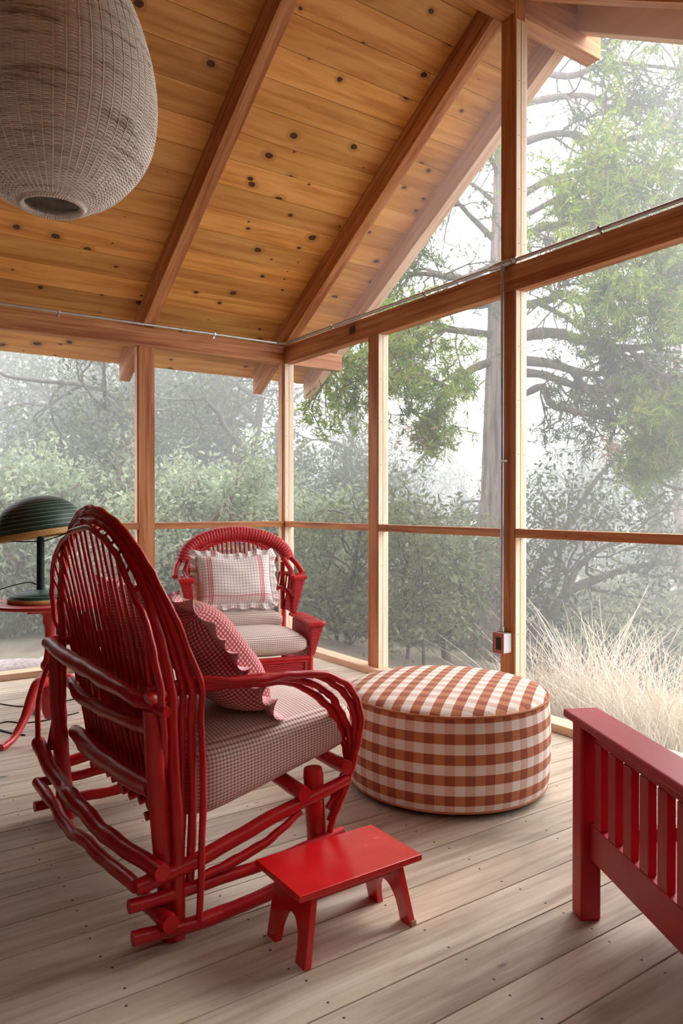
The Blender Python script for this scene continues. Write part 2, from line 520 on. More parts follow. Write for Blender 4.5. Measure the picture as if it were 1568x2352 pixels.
# insect screens
def screen_material():
    m = Mat('insect_screen')
    nt = m.nt; nt.nodes.remove(m.b)
    tr = m.n('BsdfTransparent'); df = m.n('BsdfDiffuse'); df.inputs['Color'].default_value = (.62, .63, .63, 1)
    tl = m.n('BsdfTranslucent'); tl.inputs['Color'].default_value = (.62, .63, .63, 1)
    a = m.n('MixShader'); a.inputs[0].default_value = .5; m.l(df.outputs[0], a.inputs[1]); m.l(tl.outputs[0], a.inputs[2])
    # fine wires
    mx = m.n('MixShader'); mx.inputs[0].default_value = .16
    m.l(tr.outputs[0], mx.inputs[1]); m.l(a.outputs[0], mx.inputs[2]); m.l(mx.outputs[0], m.out.inputs['Surface'])
    return m.m
SCR = screen_material()
wi = 0
def screen(pts, label):
    global wi
    wi += 1
    m = M(); m.add(pts, [tuple(range(len(pts)))], [[(0, 0)] * len(pts)])
    o = m.build('window_%d' % wi, SCR); tag(o, label, 'window screen', kind='structure'); return o
YS, XS = YF + .078, XR + .078
for (a, b), nm in zip(segx, ('behind the green lamp', 'between the tall post and the corner')):
    screen([(a, YS, 1.117), (b, YS, 1.117), (b, YS, 2.53), (a, YS, 2.53)], 'upper insect screen of the far wall ' + nm)
    screen([(a, YS, .045), (b, YS, .045), (b, YS, 1.066), (a, YS, 1.066)], 'lower insect screen of the far wall ' + nm)
for (b, a), nm in zip(segy, ('next to the corner', 'in front of the cedar trunk', 'right of the conduit', 'beside the red bench')):
    screen([(XS, a, 1.115), (XS, b, 1.115), (XS, b, 2.53), (XS, a, 2.53)], 'upper insect screen of the gable wall ' + nm)
    screen([(XS, a, .045), (XS, b, .045), (XS, b, 1.064), (XS, a, 1.064)], 'lower insect screen of the gable wall ' + nm)
SL = .6
RIDGE = 3.075
ZB = lambda y: 2.698 + SL * (5.741 - (y if y > RIDGE else 2 * RIDGE - y))     # underside of the rafters
ZD = lambda y: ZB(y) + .215                                                     # underside of the boards
screen([(XS, 3.13, 2.686), (XS, 5.74, 2.69), (XS, 3.13, ZB(3.13))], 'triangular gable screen left of the king post')
screen([(XS, 3.02, 2.686), (XS, 3.02, ZB(3.02)), (XS, 1.82, ZB(1.82)), (XS, 1.82, 2.686)], 'gable screen right of the king post under the ridge')

# unseen solid walls behind and beside the viewer, stained dark to cut bounced light
DARKW = wood('low_bounce_siding', (.05, .025, .015), (.09, .045, .025), (.13, .07, .04), .6, (1.2, 20))
M().box((XB, YF + .001, 0), (.199, YF + DEP, 2.529), 0).build('unseen_siding_panel', DARKW, wlft)
M().box((XR + .001, YB, 0), (XR + DEP, 1.0995, 2.529), 1).build('unseen_siding_panel', DARKW, wrgt)  # unseen panel added to keep daylight off the near floor
m = M(); m.prism([(YB, 2.686), (1.819, 2.686), (1.819, ZD(1.819)), (YB, ZD(YB))], (XR + .10, 0, 0), (0, 1, 0), (0, 0, 1), (.03, 0, 0)); m.build('unseen_siding_panel', DARKW, wrgt)
wb = M(); wb.box((XB - .1, YB - .1, 0), (OUTX, YB, 2.9), 0)
wbo = wb.build('wall_back', DARKW); tag(wbo, 'timber house wall behind the viewer', 'wall', kind='structure')
ws = M(); ws.box((XB - .1, YB, 0), (XB, OUTY, 4.6), 2)
wso = ws.build('wall_side', DARKW); tag(wso, 'timber house wall at the far left side', 'wall', kind='structure')

# ceiling boards
cm = M()
XO = 3.995
CS = math.sqrt(1 + SL * SL)
def slope_board(q0, q1, x0, x1, side):
    y0, y1 = q0 / CS, q1 / CS
    P = []
    nz = np.array((0, SL, 1.)) / CS
    for x, y in ((x0, y0), (x1, y0), (x1, y1), (x0, y1)): P.append(np.array((x, y, 2.913 + SL * (5.741 - y))))
    Q = [p + nz * .02 for p in P]
    pts = np.array(P + Q)
    ou = random.random() * 20
    uv0 = [(p[0] + ou, p[1] * CS + ou) for p in pts]
    if side:
        pts[:, 1] = 2 * RIDGE - pts[:, 1]
    fs = [(0,3,2,1),(4,5,6,7),(0,1,5,4),(1,2,6,5),(2,3,7,6),(3,0,4,7)]
    if side: fs = [f[::-1] for f in fs]
    cm.add(pts, fs, [[uv0[i] for i in f] for f in fs])
q = 6.930
PW = .1998
kk = 0
qs = []
qq = 7.5
while qq > RIDGE * CS + .01:
    qs.append(qq); qq -= PW
qs = [6.930 + PW * 2.85] + [6.930 + PW * (2 - i) for i in range(0, 20) if 6.930 + PW * (2 - i) > RIDGE * CS + .02] + [RIDGE * CS]
RX = [3.315, 2.018, .72, -.58, -1.88]
for i in range(len(qs) - 1):
    q1, q0 = qs[i], qs[i + 1]
    # joints lie over rafters
    c1 = [2.06, .77, -.53][(i * 7 + 1) % 3]
    cuts = [XB - .1, c1, XO] if i % 3 != 1 else [XB - .1, .77 - 1.3, 2.06, XO]
    for a, b in zip(cuts[:-1], cuts[1:]):
        slope_board(q0 + .0015, q1 - .0015, a + .0008, b - .0008, 0)
        slope_board(q0 + .0015, q1 - .0015, a + .0008, b - .0008, 1)
co = cm.build('ceiling', PINE); tag(co, 'knotty pine board ceiling sloping up from the far screens to the ridge', 'ceiling', kind='structure')
rm = M()
for sgn in (0, 1):
    y0, y1 = RIDGE, 6.43
    f = (lambda y: y) if sgn == 0 else (lambda y: 2 * RIDGE - y)
    z = lambda y, d: 2.913 + SL * (5.741 - y) + d
    p = [(XB - .1, f(y0), z(y0, .026)), (XO, f(y0), z(y0, .026)), (XO, f(y1), z(y1, .026)), (XB - .1, f(y1), z(y1, .026)),
         (XB - .1, f(y0), z(y0, .06)), (XO, f(y0), z(y0, .06)), (XO, f(y1), z(y1, .06)), (XB - .1, f(y1), z(y1, .06))]
    rm.hexa(p)
rm.build('leak_block_sheathing', ROOF, co)  # unseen dark sheet over the boards, added to block light leaks
# rafters
def rafter(x0, x1, mat, mirror, yend, name='rafter', ytop=RIDGE):
    f = (lambda y: y) if not mirror else (lambda y: 2 * RIDGE - y)
    yt = ytop
    zb = lambda y: 2.698 + SL * (5.741 - y); zd = lambda y: zb(y) + .2145
    b = [(x0, f(yt), zb(yt)), (x1, f(yt), zb(yt)), (x1, f(yend), zb(yend)), (x0, f(yend), zb(yend))]
    t = [(x0, f(yt), zd(yt)), (x1, f(yt), zd(yt)), (x1, f(yend), zd(yend)), (x0, f(yend), zd(yend))]
    m = M(); m.hexa(b + t, (0, 1, -SL) if not mirror else (0, -1, -SL))
    return m.build(name, mat, co, bevel=.003)
for mir in (0, 1):
    for x in (3.315, 2.018, .72, -.58, -1.88):
        rafter(x + .0002, x + .095, FIR, mir, 6.345)
    rafter(3.885, 3.980, FIRL, mir, 6.345, 'barge_rafter')
M().box((XB, 3.02, 4.165), (XR - .0005, 3.13, 4.42), 0).build('ridge_beam', FIR, co, bevel=.004)
M().box((XR + DEP + .0005, 3.02, 4.165), (4.12, 3.13, 4.42), 0).build('ridge_lookout', FIR, co, bevel=.004)

# ---------------------------------------------------------------- the willow glider (world axes: back at low X, long axis Y)
gl = thing('willow_settee', 'tall arched red willow stick settee with a patterned seat cushion, its back to the viewer', 'settee', (1.07, 2.53, 0))
def stick(name, pts, rads, wob=.002, n=12, parent=None, bump=.03, k=7):
    m = M(); twig(m, pts, rads, n, k, wob, bump)
    return m.build(name, RED, parent or gl, smooth=True)
YN, YFR = 2.02, 3.05
stick('back_post', [(.797, YN + .01, 0), (.775, YN, .2), (.752, YN, .45), (.735, YN, .675)], [.030, .031, .030, .028])
stick('back_post', [(.752, YFR, 0), (.74, YFR, .2), (.725, YFR, .45), (.715, YFR, .68)], [.034, .032, .031, .029])
stick('front_post', [(1.30, YN + .005, 0), (1.285, YN, .2), (1.272, YN, .40)], [.034, .033, .031])
stick('front_post', [(1.30, YFR, 0), (1.285, YFR, .2), (1.272, YFR, .40)], [.034, .033, .031])
for yy, s_ in ((YN - .035, 1), (YFR + .035, -1)):
    stick('base_rail', [(.665 if s_ > 0 else .64, yy, .060), (.9, yy - .01 * s_, .052), (1.15, yy, .064), (1.46, yy, .062)], [.020, .022, .021, .020])
    stick('middle_rail', [(.655, yy, .152), (.85, yy, .150), (1.1, yy - .008 * s_, .162), (1.365, yy, .184)], [.019, .019, .018, .016])
    stick('swing_rail', [(.675, yy, .200), (.87, yy, .232), (1.1, yy, .290), (1.385, yy, .352)], [.023, .023, .022, .018])
    stick('diagonal_brace', [(.86, yy - .01 * s_, .178), (.97, yy - .01 * s_, .198), (1.08, yy - .01 * s_, .228), (1.20, yy - .01 * s_, .290)], [.012, .015, .014, .010])
# long bars along the back
stick('back_bar', [(.695, 3.11, .700), (.700, 2.8, .695), (.705, 2.4, .693), (.722, 2.1, .690), (.752, 1.95, .678)], [.026, .028, .027, .023, .014], .003, bump=.05)
stick('back_bar', [(.775, 3.06, .545), (.752, 2.8, .535), (.742, 2.4, .57), (.752, 2.1, .60), (.775, 2.03, .595)], [.021, .023, .022, .022, .020], .003, bump=.05)
stick('back_bar', [(.785, 3.04, .345), (.76, 2.75, .37), (.745, 2.35, .40), (.745, 2.04, .44)], [.027, .034, .033, .030], .003)
stick('stretcher', [(.662, 3.11, .305), (.664, 2.98, .265), (.675, 2.80, .235), (.67, 2.62, .235), (.69, 2.3, .225), (.735, 1.94, .243)], [.027, .027, .026, .027, .026, .024], .003)
stick('stretcher', [(.655, 3.10, .150), (.662, 2.88, .135), (.668, 2.66, .112), (.66, 2.5, .150), (.675, 2.25, .165), (.680, 2.00, .195)], [.021, .021, .020, .021, .021, .020], .003)
stick('stretcher', [(.742, 2.10, .095), (.750, 2.02, .094), (.757, 1.935, .094)], [.024, .025, .025])
stick('stretcher', [(.76, 3.13, .088), (.757, 3.0, .086), (.755, 2.93, .086)], [.024, .025, .025])
# seat logs across the length, whose cut ends show at the near side
for (x, z, r) in ((1.209, .345, .024), (1.372, .397, .023)):
    stick('seat_log', [(x, 1.965, z), (x + .004, 2.5, z + .005), (x, 3.09, z)], [r, r, r])
# seat slats (front to back) with knobby ends showing under the back bar
for i, yy in enumerate(np.linspace(2.16, 2.96, 14)):
    e = RNG.normal(0, .006)
    stick('seat_slat', [(.80 + e, yy, .290 + e * .3), (1.08, yy + e, .335), (1.40, yy, .425)], [.015, .015, .014], .002, 8, k=4)
# back rods
A_out = [(2.52, 1.18), (2.38, 1.16), (2.24, 1.11), (2.16, 1.04), (2.09, .98), (2.03, .92), (1.99, .82), (1.975, .70)]
A_far = [(2.73, 1.155), (2.93, 1.09), (3.06, 1.005), (3.13, .91), (3.15, .80), (3.14, .70)]
apts = [(y_, z_) for y_, z_ in A_far[::-1]] + A_out
def ax(z): return .70 + .12 * max(0, 1.18 - z) ** 1.0
hoopA = [(ax(z_) - .012, y_, z_) for y_, z_ in apts]
stick('back_hoop', [(.655, 3.09, .30), (.672, 3.13, .50)] + hoopA + [(.765, 2.01, .55), (.785, 2.04, .35), (.80, 2.05, .2)], .0105, .002, 10, bump=.04)
Yc = 2.53
def hoopB(k_, w, za, zs, foot_n, foot_f):
    pts = []
    for a in np.linspace(0, math.pi, 15):
        c = math.cos(a); sn = math.sin(a)
        y_ = Yc + w * np.sign(c) * abs(c) ** .92
        z_ = zs + (za - zs) * sn ** .88
        kk_ = k_ if c < .1 else k_ + (.06 - k_) * min(1, (c - .1) * 1.5)
        pts.append((.705 + kk_ * max(0, 1.246 - z_), y_, z_))
    pts = pts[::-1]                      # near side first
    xn, xf = pts[0][0], pts[-1][0]
    near = [foot_n, (foot_n[0] * .5 + xn * .5, foot_n[1], zs * .45), (xn, Yc - w, zs * .85)]
    far = [(xf, Yc + w, zs * .8), (foot_f[0], foot_f[1], zs * .45), foot_f]
    return near + pts + far
hb = [(.335, .515, 1.246, .72, (.850, 1.965, .045), (.70, 3.08, .28), .0095),
      (.285, .505, 1.232, .72, (.838, 2.000, .16), (.71, 3.07, .28), .0120),
      (.235, .500, 1.217, .72, (.815, 2.015, .10), (.72, 3.06, .28), .0100),
      (.165, .505, 1.202, .70, (.800, 1.985, .02), (.73, 3.05, .28), .0165)]
for k_, w, za, zs, fn, ff, r in hb:
    stick('back_hoop', hoopB(k_, w, za, zs, fn, ff), [r * 1.1, r, r * .92, r * .88, r * .9, r], .0018, 10, bump=.04)
# short struts tying the two hoops over the crown
def arch_z(y_):
    ys = [p[0] for p in apts][::-1]; zs_ = [p[1] for p in apts][::-1]
    return float(np.interp(y_, ys, zs_))
NS = 18
for i in range(NS):
    t = i / (NS - 1)
    yb = 2.06 + .92 * t                    # seat level
    yt = 2.045 + 1.04 * t                  # at the hoop: the sticks fan out
    zt = arch_z(yt) - .004
    rr = .0062 + .0016 * random.random()
    w1 = RNG.normal(0, .006)
    xt = ax(zt) - .012
    stick('back_stick', [(.83, yb, .30), (.792, yb * .7 + yt * .3 + w1, .55), (.745, yb * .35 + yt * .65, .85 if zt > .95 else .7), (xt, yt, zt)], [rr * 1.7, rr * 1.35, rr * .95, rr * .72], .0016, 8, k=5, bump=.04)
for i in range(NS):                        # the sticks run on past the lower hoop to the crown rods
    yt = 2.045 + 1.04 * i / (NS - 1)
    if not 2.08 < yt < 2.82: continue
    zt = arch_z(yt) - .004; xt = ax(zt) - .012
    zb_ = .72 + .497 * max(.0, 1 - (abs(yt + .02 - Yc) / .5) ** 2.17) ** .44
    stick('back_stick', [(xt, yt, zt), ((xt + .705) / 2 + .02, yt + .01, (zt + zb_) / 2), (.712 + .26 * (1.246 - zb_), yt + .02, zb_ + .008)], .0055, .001, 8, k=3)
for i in range(NS - 1):                    # short sticks filling the lower part
    t = (i + .5) / (NS - 1)
    yb = 2.06 + .92 * t
    stick('back_stick', [(.85, yb, .28), (.822, yb, .5), (.775, yb + .01, .80 + .05 * math.sin(i))], [.011, .010, .006], .002, 8, k=4)
# arms: bundles of bent rods looping over and down to the base
def arm(yy, s_):
    outs = [([(.73, 0, .725), (.87, 0, .735), (1.03, 0, .722), (1.205, 0, .722), (1.33, 0, .695), (1.405, 0, .640), (1.438, 0, .55), (1.425, 0, .45), (1.385, 0, .34), (1.33, 0, .235), (1.31, 0, .17)], .0115, 0),
            ([(.75, 0, .715), (.95, 0, .722), (1.15, 0, .720), (1.27, 0, .705), (1.36, 0, .655), (1.415, 0, .575), (1.432, 0, .48), (1.405, 0, .38), (1.36, 0, .29), (1.325, 0, .22)], .0125, .016),
            ([(.76, 0, .705), (.95, 0, .712), (1.13, 0, .708), (1.25, 0, .685), (1.335, 0, .630), (1.39, 0, .55), (1.42, 0, .455), (1.41, 0, .37), (1.37, 0, .30), (1.33, 0, .25)], .0130, .034),
            ([(.76, 0, .692), (.95, 0, .700), (1.11, 0, .697), (1.21, 0, .678), (1.30, 0, .625), (1.362, 0, .555), (1.402, 0, .47), (1.418, 0, .40), (1.40, 0, .33), (1.36, 0, .28)], .0130, .052)]
    for pts, r, dy in outs:
        P = [(p[0], yy + s_ * (dy + p[1] + .055 * min(1, max(0, (1.02 - p[0]) / .14)) * (p[2] > .6)), p[2]) for p in pts]
        stick('arm_rod', P, r, .003, 10, bump=.06)
arm(1.985, 1); arm(3.075, -1)
stick('arm_block', [(.720, 2.015, .700), (.76, 2.03, .706), (.81, 2.045, .712)], [.022, .024, .018])
stick('arm_block', [(.69, 3.09, .700), (.77, 3.08, .715), (.86, 3.08, .722)], [.024, .026, .020])

# cushions ------------------------------------------------
def rounded_box(cx, cy, cz, hx, hy, hz, nx=22, ny=30, p=5.0, pz=2.6, crown=.0, deform=None, seed=0, wr=.0015):
    """closed pillow-like box: upper and lower shells; returns M with uv in metres by dominant normal"""
    m = M()
    rg = np.random.default_rng(seed)
    def shell(U, V, W, hu, hv, hw, sgn):
        a = np.linspace(-1, 1, nx); b = np.linspace(-1, 1, ny)
        P = np.zeros((nx, ny, 3))
        for i, s_ in enumerate(a):
            for j, t_ in enumerate(b):
                d = U * s_ * 1. + V * t_ * 1. + W * sgn
                P[i, j] = d
        return P
    axes = np.eye(3)
    faces = [(0, 1, 2, 1), (1, 0, 2, -1), (1, 2, 0, 1), (2, 1, 0, -1), (2, 0, 1, 1), (0, 2, 1, -1)]
    H = np.array((hx, hy, hz))
    for iu, iv, iw, sg in faces:
        P = shell(axes[iu], axes[iv], axes[iw], 1, 1, 1, sg)
        if (iu, iv, iw) in ((0, 1, 2), (1, 2, 0), (2, 0, 1)): pass
        # p-norm projection on the unit superellipsoid
        A_ = np.abs(P)
        s_ = (A_[..., 0] ** p + A_[..., 1] ** p) ** (pz / p) + A_[..., 2] ** pz
        Q = P / (s_ ** (1 / pz))[..., None]
        Q2 = Q * H
        if crown: 
            r2 = np.clip(1 - np.abs(Q[..., 0]) ** 2.5, 0, 1) * np.clip(1 - np.abs(Q[..., 1]) ** 2.5, 0, 1)
            Q2[..., 2] += crown * r2 * (Q[..., 2])
        base = Q2.copy()
        X = Q2[..., 0]; Y = Q2[..., 1]
        Q2[..., 2] += wr * np.sin(X * 21 + seed) * np.cos(Y * 17 + 2 * seed)
        if deform is not None: Q2 = deform(Q2)
        Q2 = Q2 + np.array((cx, cy, cz))
        uvf = lambda i, j, B=base, u=iu, v=iv: (float(B[min(i, nx-1), j][u]) + 3, float(B[min(i, nx-1), j][v]) + 3)
        if iw == 2: uvf = lambda i, j, B=base: (float(B[i, j][0]) + 3, float(B[i, j][1]) + 3)
        elif iw == 0: uvf = lambda i, j, B=base: (float(B[i, j][2]) + 3, float(B[i, j][1]) + 3)
        else: uvf = lambda i, j, B=base: (float(B[i, j][0]) + 3, float(B[i, j][2]) + 3)
        m.grid(Q2, uvf)
    return m
CHECK = gingham('brown_and_cream_check', .0115, (.96, .90, .84), (.72, .53, .46), (.28, .13, .105), line=(.62, .44, .38), duty=.40)
REDCHECK = gingham('red_gingham', .0125, (.85, .62, .60), (.60, .10, .12), (.40, .012, .025))
PINK = gingham('pink_ruffle_gingham', .009, (.95, .74, .76), (.88, .46, .50), (.74, .18, .24))

def seat_wedge(Q):
    x = (Q[..., 0] + .285) / .57
    top = Q[..., 2] > 0
    z = Q[..., 2].copy()
    # slopes up to the front and thins out
    zc_b = .410 + .100 * x; th = 1.0 - .42 * x
    Q[..., 2] = zc_b + z * th
    return Q
m = rounded_box(1.163, 2.53, 0, .303, .505, .128, 26, 40, 10, 5.0, .014, seat_wedge, 3)
sc = m.build('seat_cushion', CHECK, None, smooth=True)
tag(sc, 'long brown and cream checked cushion on the seat of the red willow settee', 'cushion')

def ruffled_pillow(label, c, u, v, hu, hv, th, mat, rmat, seed, rw=.05, floppy=.0, waves=34, extra=None, ramp_=.012, name='ruffled_pillow'):
    """c centre, u,v in-plane axes"""
    c = np.asarray(c, float); u = nrm(u); v = np.asarray(v, float); v = nrm(v - u * (v @ u)); w = np.cross(u, v)
    rg = np.random.default_rng(seed)
    t = thing(name, label, 'pillow', tuple(c))
    m = M()
    N = 34
    a = np.linspace(-1, 1, N)
    def surf(s_, q, sg):
        e = (1 - abs(s_) ** 3.2) * (1 - abs(q) ** 3.2)
        z = th * max(e, 0) ** .42
        pin = 1 - .05 * (1 - q * q) * abs(s_) ** 3
        pin2 = 1 - .07 * (1 - s_ * s_) * abs(q) ** 3
        z += .004 * math.sin(s_ * 7 + seed) * math.cos(q * 6 + seed * 2) * max(e, 0)
        z *= 1 - .10 * math.exp(-((s_ - .3) ** 2 + (q - .9) ** 2) * 3) 
        sag = -floppy * (q > 0) * q * q * (1 - .3 * abs(s_)) if floppy else 0
        return c + u * hu * s_ * pin + v * (hv * q * pin2 + sag * .9 * math.exp(-(s_ * 1.7) ** 2)) + w * (sg * z)
    for sg in (1, -1):
        P = np.array([[surf(s_, q, sg) for q in a] for s_ in a])
        if sg < 0: P = P[::-1]
        du = np.zeros((N, N)); dv = np.zeros((N, N))      # cloth is measured along the bulging surface
        du[1:] = np.linalg.norm(np.diff(P, axis=0), axis=2).cumsum(0); dv[:, 1:] = np.linalg.norm(np.diff(P, axis=1), axis=2).cumsum(1)
        du = (du - du[-1:] / 2) * (sg); dv = dv - dv[:, -1:] / 2
        m.grid(P, lambda i, j: (float(du[i, j]) + 2, float(dv[i, j]) + 2))
    m.build('pillow_body', mat, t, smooth=True)
    # ruffle strip: base on the seam, edge waving
    K = waves * 10
    rows = 4
    pts = np.zeros((K, rows, 3))
    per = []
    for i in range(K):
        q = i / K * 4
        side = int(q); f = (q - side) * 2 - 1
        if side == 0: s_, r_ = f, -1
        elif side == 1: s_, r_ = 1, f
        elif side == 2: s_, r_ = -f, 1
        else: s_, r_ = -1, -f
        p = surf(s_, r_, 0)
        cdir = nrm(np.array((np.sign(s_) * abs(s_) ** 5, np.sign(r_) * abs(r_) ** 5)))
        out = u * cdir[0] + v * cdir[1]
        tang = nrm(np.cross(w, out))
        ph = i / K * waves * 2 * math.pi + .8 * math.sin(i / K * 40 + seed)
        amp = ramp_ * (1 + .5 * math.sin(i / K * 23 + seed))
        for r in range(rows):
            e = r / (rows - 1)
            pts[i, r] = p + out * (rw * e * (1 + .12 * math.sin(ph * .5)) - .004) + w * (amp * e * math.sin(ph)) + tang * (amp * .6 * e * math.cos(ph))
    m = M(); L = 2 * (hu + hv) * 2 * 1.5
    m.grid(pts, lambda i, j: (i / K * L, j / (rows - 1) * rw + 1), closeu=True)
    o = m.build('ruffle', rmat, t, smooth=True)
    sd = o.modifiers.new('thick', 'SOLIDIFY'); sd.thickness = .0015
    return t
ruffled_pillow('red gingham pillow with pink ruffle slumped at the near end of the settee', (1.015, 2.285, .765), (-.05, 1, .02), (-.30, .05, .37), .195, .215, .105, REDCHECK, PINK, 5, .066, 0, 26, ramp_=.018)
ruffled_pillow('plain brown checked pillow behind the sticks, middle of the settee back', (.925, 2.64, .790), (.06, 1, 0), (-.27, 0, 1), .150, .180, .060, CHECK, CHECK, 8, .006, ramp_=.001)
ruffled_pillow('red gingham pillow with pale ruffle at the far end of the settee back', (.925, 2.885, .770), (.0, 1, .0), (-.28, 0, 1), .125, .185, .055, REDCHECK, PINK, 11, .034)

# ---------------------------------------------------------------- footstool
fs = thing('footstool', 'small glossy red wooden footstool on the deck in front of the settee', 'footstool', (1.22, 1.79, 0))
M().box((1.012, 1.672, .190), (1.440, 1.926, .209), 0).build('stool_top', REDS, fs, bevel=.003)
def stool_end(xt, xb, s_):
    poly = []
    y0t, y1t, y0b, y1b, H = 1.700, 1.898, 1.676, 1.874 + .012, .190
    left = [(y0b, 0), (y0t, H), (y1t, H), (y1b, 0), (y1b - .050, 0)]
    arc = []
    yc = (y0b + y1b) / 2; hw = (y1b - y0b) / 2 - .05
    for a in np.linspace(0, math.pi, 13)[1:-1]:
        arc.append((yc + hw * math.cos(a), .108 * math.sin(a) ** .8))
    poly = [(p[0], p[1]) for p in left + arc + [(y0b + .050, 0)]]
    m = M()
    m.prism(poly, (xb, 0, 0), (0, 1, 0), ((xt - xb) / H, 0, 1), (s_ * .020, 0, 0))
    return m.build('stool_leg_board', REDS, fs, bevel=.0015)
stool_end(1.068, 1.030, 1)
stool_end(1.385, 1.418, -1)
M().box((1.085, 1.725, .150), (1.362, 1.742, .1895), 0).build('stool_rail', REDS, fs)
M().box((1.4005, 1.6748, .0), (1.4192, 1.684, .016)).build('bare_foot_corner', CHIP, fs)

# ---------------------------------------------------------------- ottoman
OX, OY, OR = 2.290, 2.490, .452
ot = thing('round_ottoman', 'large round rust and white gingham ottoman standing by the gable screens', 'ottoman', (OX, OY, 0))
GING = gingham('rust_gingham', .082, (.86, .80, .74), (.72, .52, .42), (.32, .060, .020), line=(.52, .175, .065), weave_b=.1, sheen=.1)
prof = [(OR - .012, .028), (OR - .002, .05), (OR + .004, .12), (OR + .008, .22), (OR + .004, .32), (OR - .001, .385), (OR - .006, .412)]
m = M(); n = 96
m.lathe(prof, (OX, OY, 0), n)
circ = 2 * math.pi * OR
NP = round(circ / .082) * .082
m.uv = [[(p[0] * NP, p[1] + .045) for p in f] for f in m.uv]
m.build('ottoman_side', GING, ot, smooth=True)
m = M()
rot = R_(90 - 54.5)
tp = [(OR - .006, .412), (OR - .020, .428), (OR - .06, .440), (OR - .14, .452), (OR - .25, .460), (.08, .464), (.0001, .465)]
m.lathe(tp, (OX, OY, 0), n)
V = np.concatenate(m.v)
m.uv = [[((V[i][0] - OX) * math.cos(rot) + (V[i][1] - OY) * math.sin(rot) + 4, -(V[i][0] - OX) * math.sin(rot) + (V[i][1] - OY) * math.cos(rot) + 4) for i in f] for f in m.f]
m.build('ottoman_top', GING, ot, smooth=True)
PIPE = paint('rust_piping', (.45, .16, .07), .85, .1, .1, 300)
for zz, rr in ((.413, OR - .004), (.032, OR - .010)):
    a = np.arange(96) * 2 * math.pi / 96
    M().tube(np.stack([OX + rr * np.cos(a), OY + rr * np.sin(a), np.full(96, zz)], 1), .005, 6, False, True).build('piping', PIPE, ot, smooth=True)
M().lathe([(.0001, .027), (OR - .012, .027)], (OX, OY, 0), 48).build('ottoman_underside', BLACK, ot)
for a in (20, 110, 200, 290):
    M().lathe([(.0001, 0), (.025, 0), (.028, .027), (.0001, .027)], (OX + .33 * math.cos(R_(a)), OY + .33 * math.sin(R_(a)), 0), 14).build('ottoman_foot', BLACK, ot)

# ---------------------------------------------------------------- red slatted bench at the right
bn = thing('slatted_bench', 'red painted slat-sided bench with a flat arm at the right edge', 'bench', (1.9, 1.45, 0))
az = R_(27.6)
D = np.array((-math.sin(az), -math.cos(az), 0)); W = np.array((math.cos(az), -math.sin(az), 0)); Z = np.array((0, 0, 1.))
A0 = np.array((1.858, 1.492, 0.))                 # far left corner of the arm
def bb(d0, d1, w0, w1, z0, z1, dz0=0, dz1=0):
    g = lambda d, w, z: A0 + D * d + W * w + Z * z
    s_ = lambda d: dz0 + (dz1 - dz0) * 0
    return [g(d1, w0, z0 + dz1), g(d1, w1, z0 + dz1), g(d0, w1, z0 + dz0), g(d0, w0, z0 + dz0),
            g(d1, w0, z1), g(d1, w1, z1), g(d0, w1, z1), g(d0, w0, z1)]
def part(name, d0, d1, w0, w1, z0, z1, bev=.003, dz0=0, dz1=0):
    return M().hexa(bb(d0, d1, w0, w1, z0, z1, dz0, dz1), D).build(name, REDB, bn, bevel=bev)
BL = 1.02
def bench_side(w_, suffix=''):
    part('arm', 0, BL + .03, w_ + .0, w_ + .112, .598, .622, .004)
    part('leg', .020, .085, w_ + .020, w_ + .085, 0, .598, .007)
    part('leg', BL - .07, BL - .005, w_ + .020, w_ + .085, 0, .598, .007)
    part('upper_rail', .085, BL - .07, w_ + .050, w_ + .072, .548, .598)
    part('lower_rail', .085, BL - .07, w_ + .046, w_ + .072, .193, .300)
    kx = .110
    while kx < BL - .10:
        part('slat', kx, kx + .045, w_ + .048, w_ + .072, .300, .548, .002)
        kx += .086
bench_side(0.0)
bench_side(.72)
part('seat_board', .085, BL - .07, .0725, .770, .205, .23)
part('front_rail', .040, .065, .085, .740, .19, .26)
part('back_board', BL - .066, BL - .04, .085, .740, .20, .60)

# ---------------------------------------------------------------- wicker armchair
WICK = weave('red_wicker_weave', (.62, .016, .025), (.14, .002, .005), 55, 85, .45, 1)
WICKB = weave('red_wicker_rows', (.62, .03, .03), (.20, .003, .006), 55, 70, .45, .9)
O = np.array((2.192, 4.120, 0.)); Rr = np.array((.964, -.266, 0)); Ff = np.array((-.266, -.964, 0))
wc = thing('wicker_armchair', 'red wicker armchair with woven arched back in the far corner', 'armchair', tuple(O))
def L(r, f, z): return O + Rr * r + Ff * f + Z * z
def whexa(name, pts, mat, bev=.006, uvs=1.0):
    m = M(); m.hexa(pts, Z)
    o = m.build(name, mat, wc, bevel=bev); return o
def wtube(name, pts, r, mat=REDW, n=12, k=6, closed=False):
    m = M(); P = cat_rom([L(*p) for p in pts], k); m.tube(P, lerp_r([r, r] if np.isscalar(r) else r, len(P)), n)
    return m.build(name, mat, wc, smooth=True)
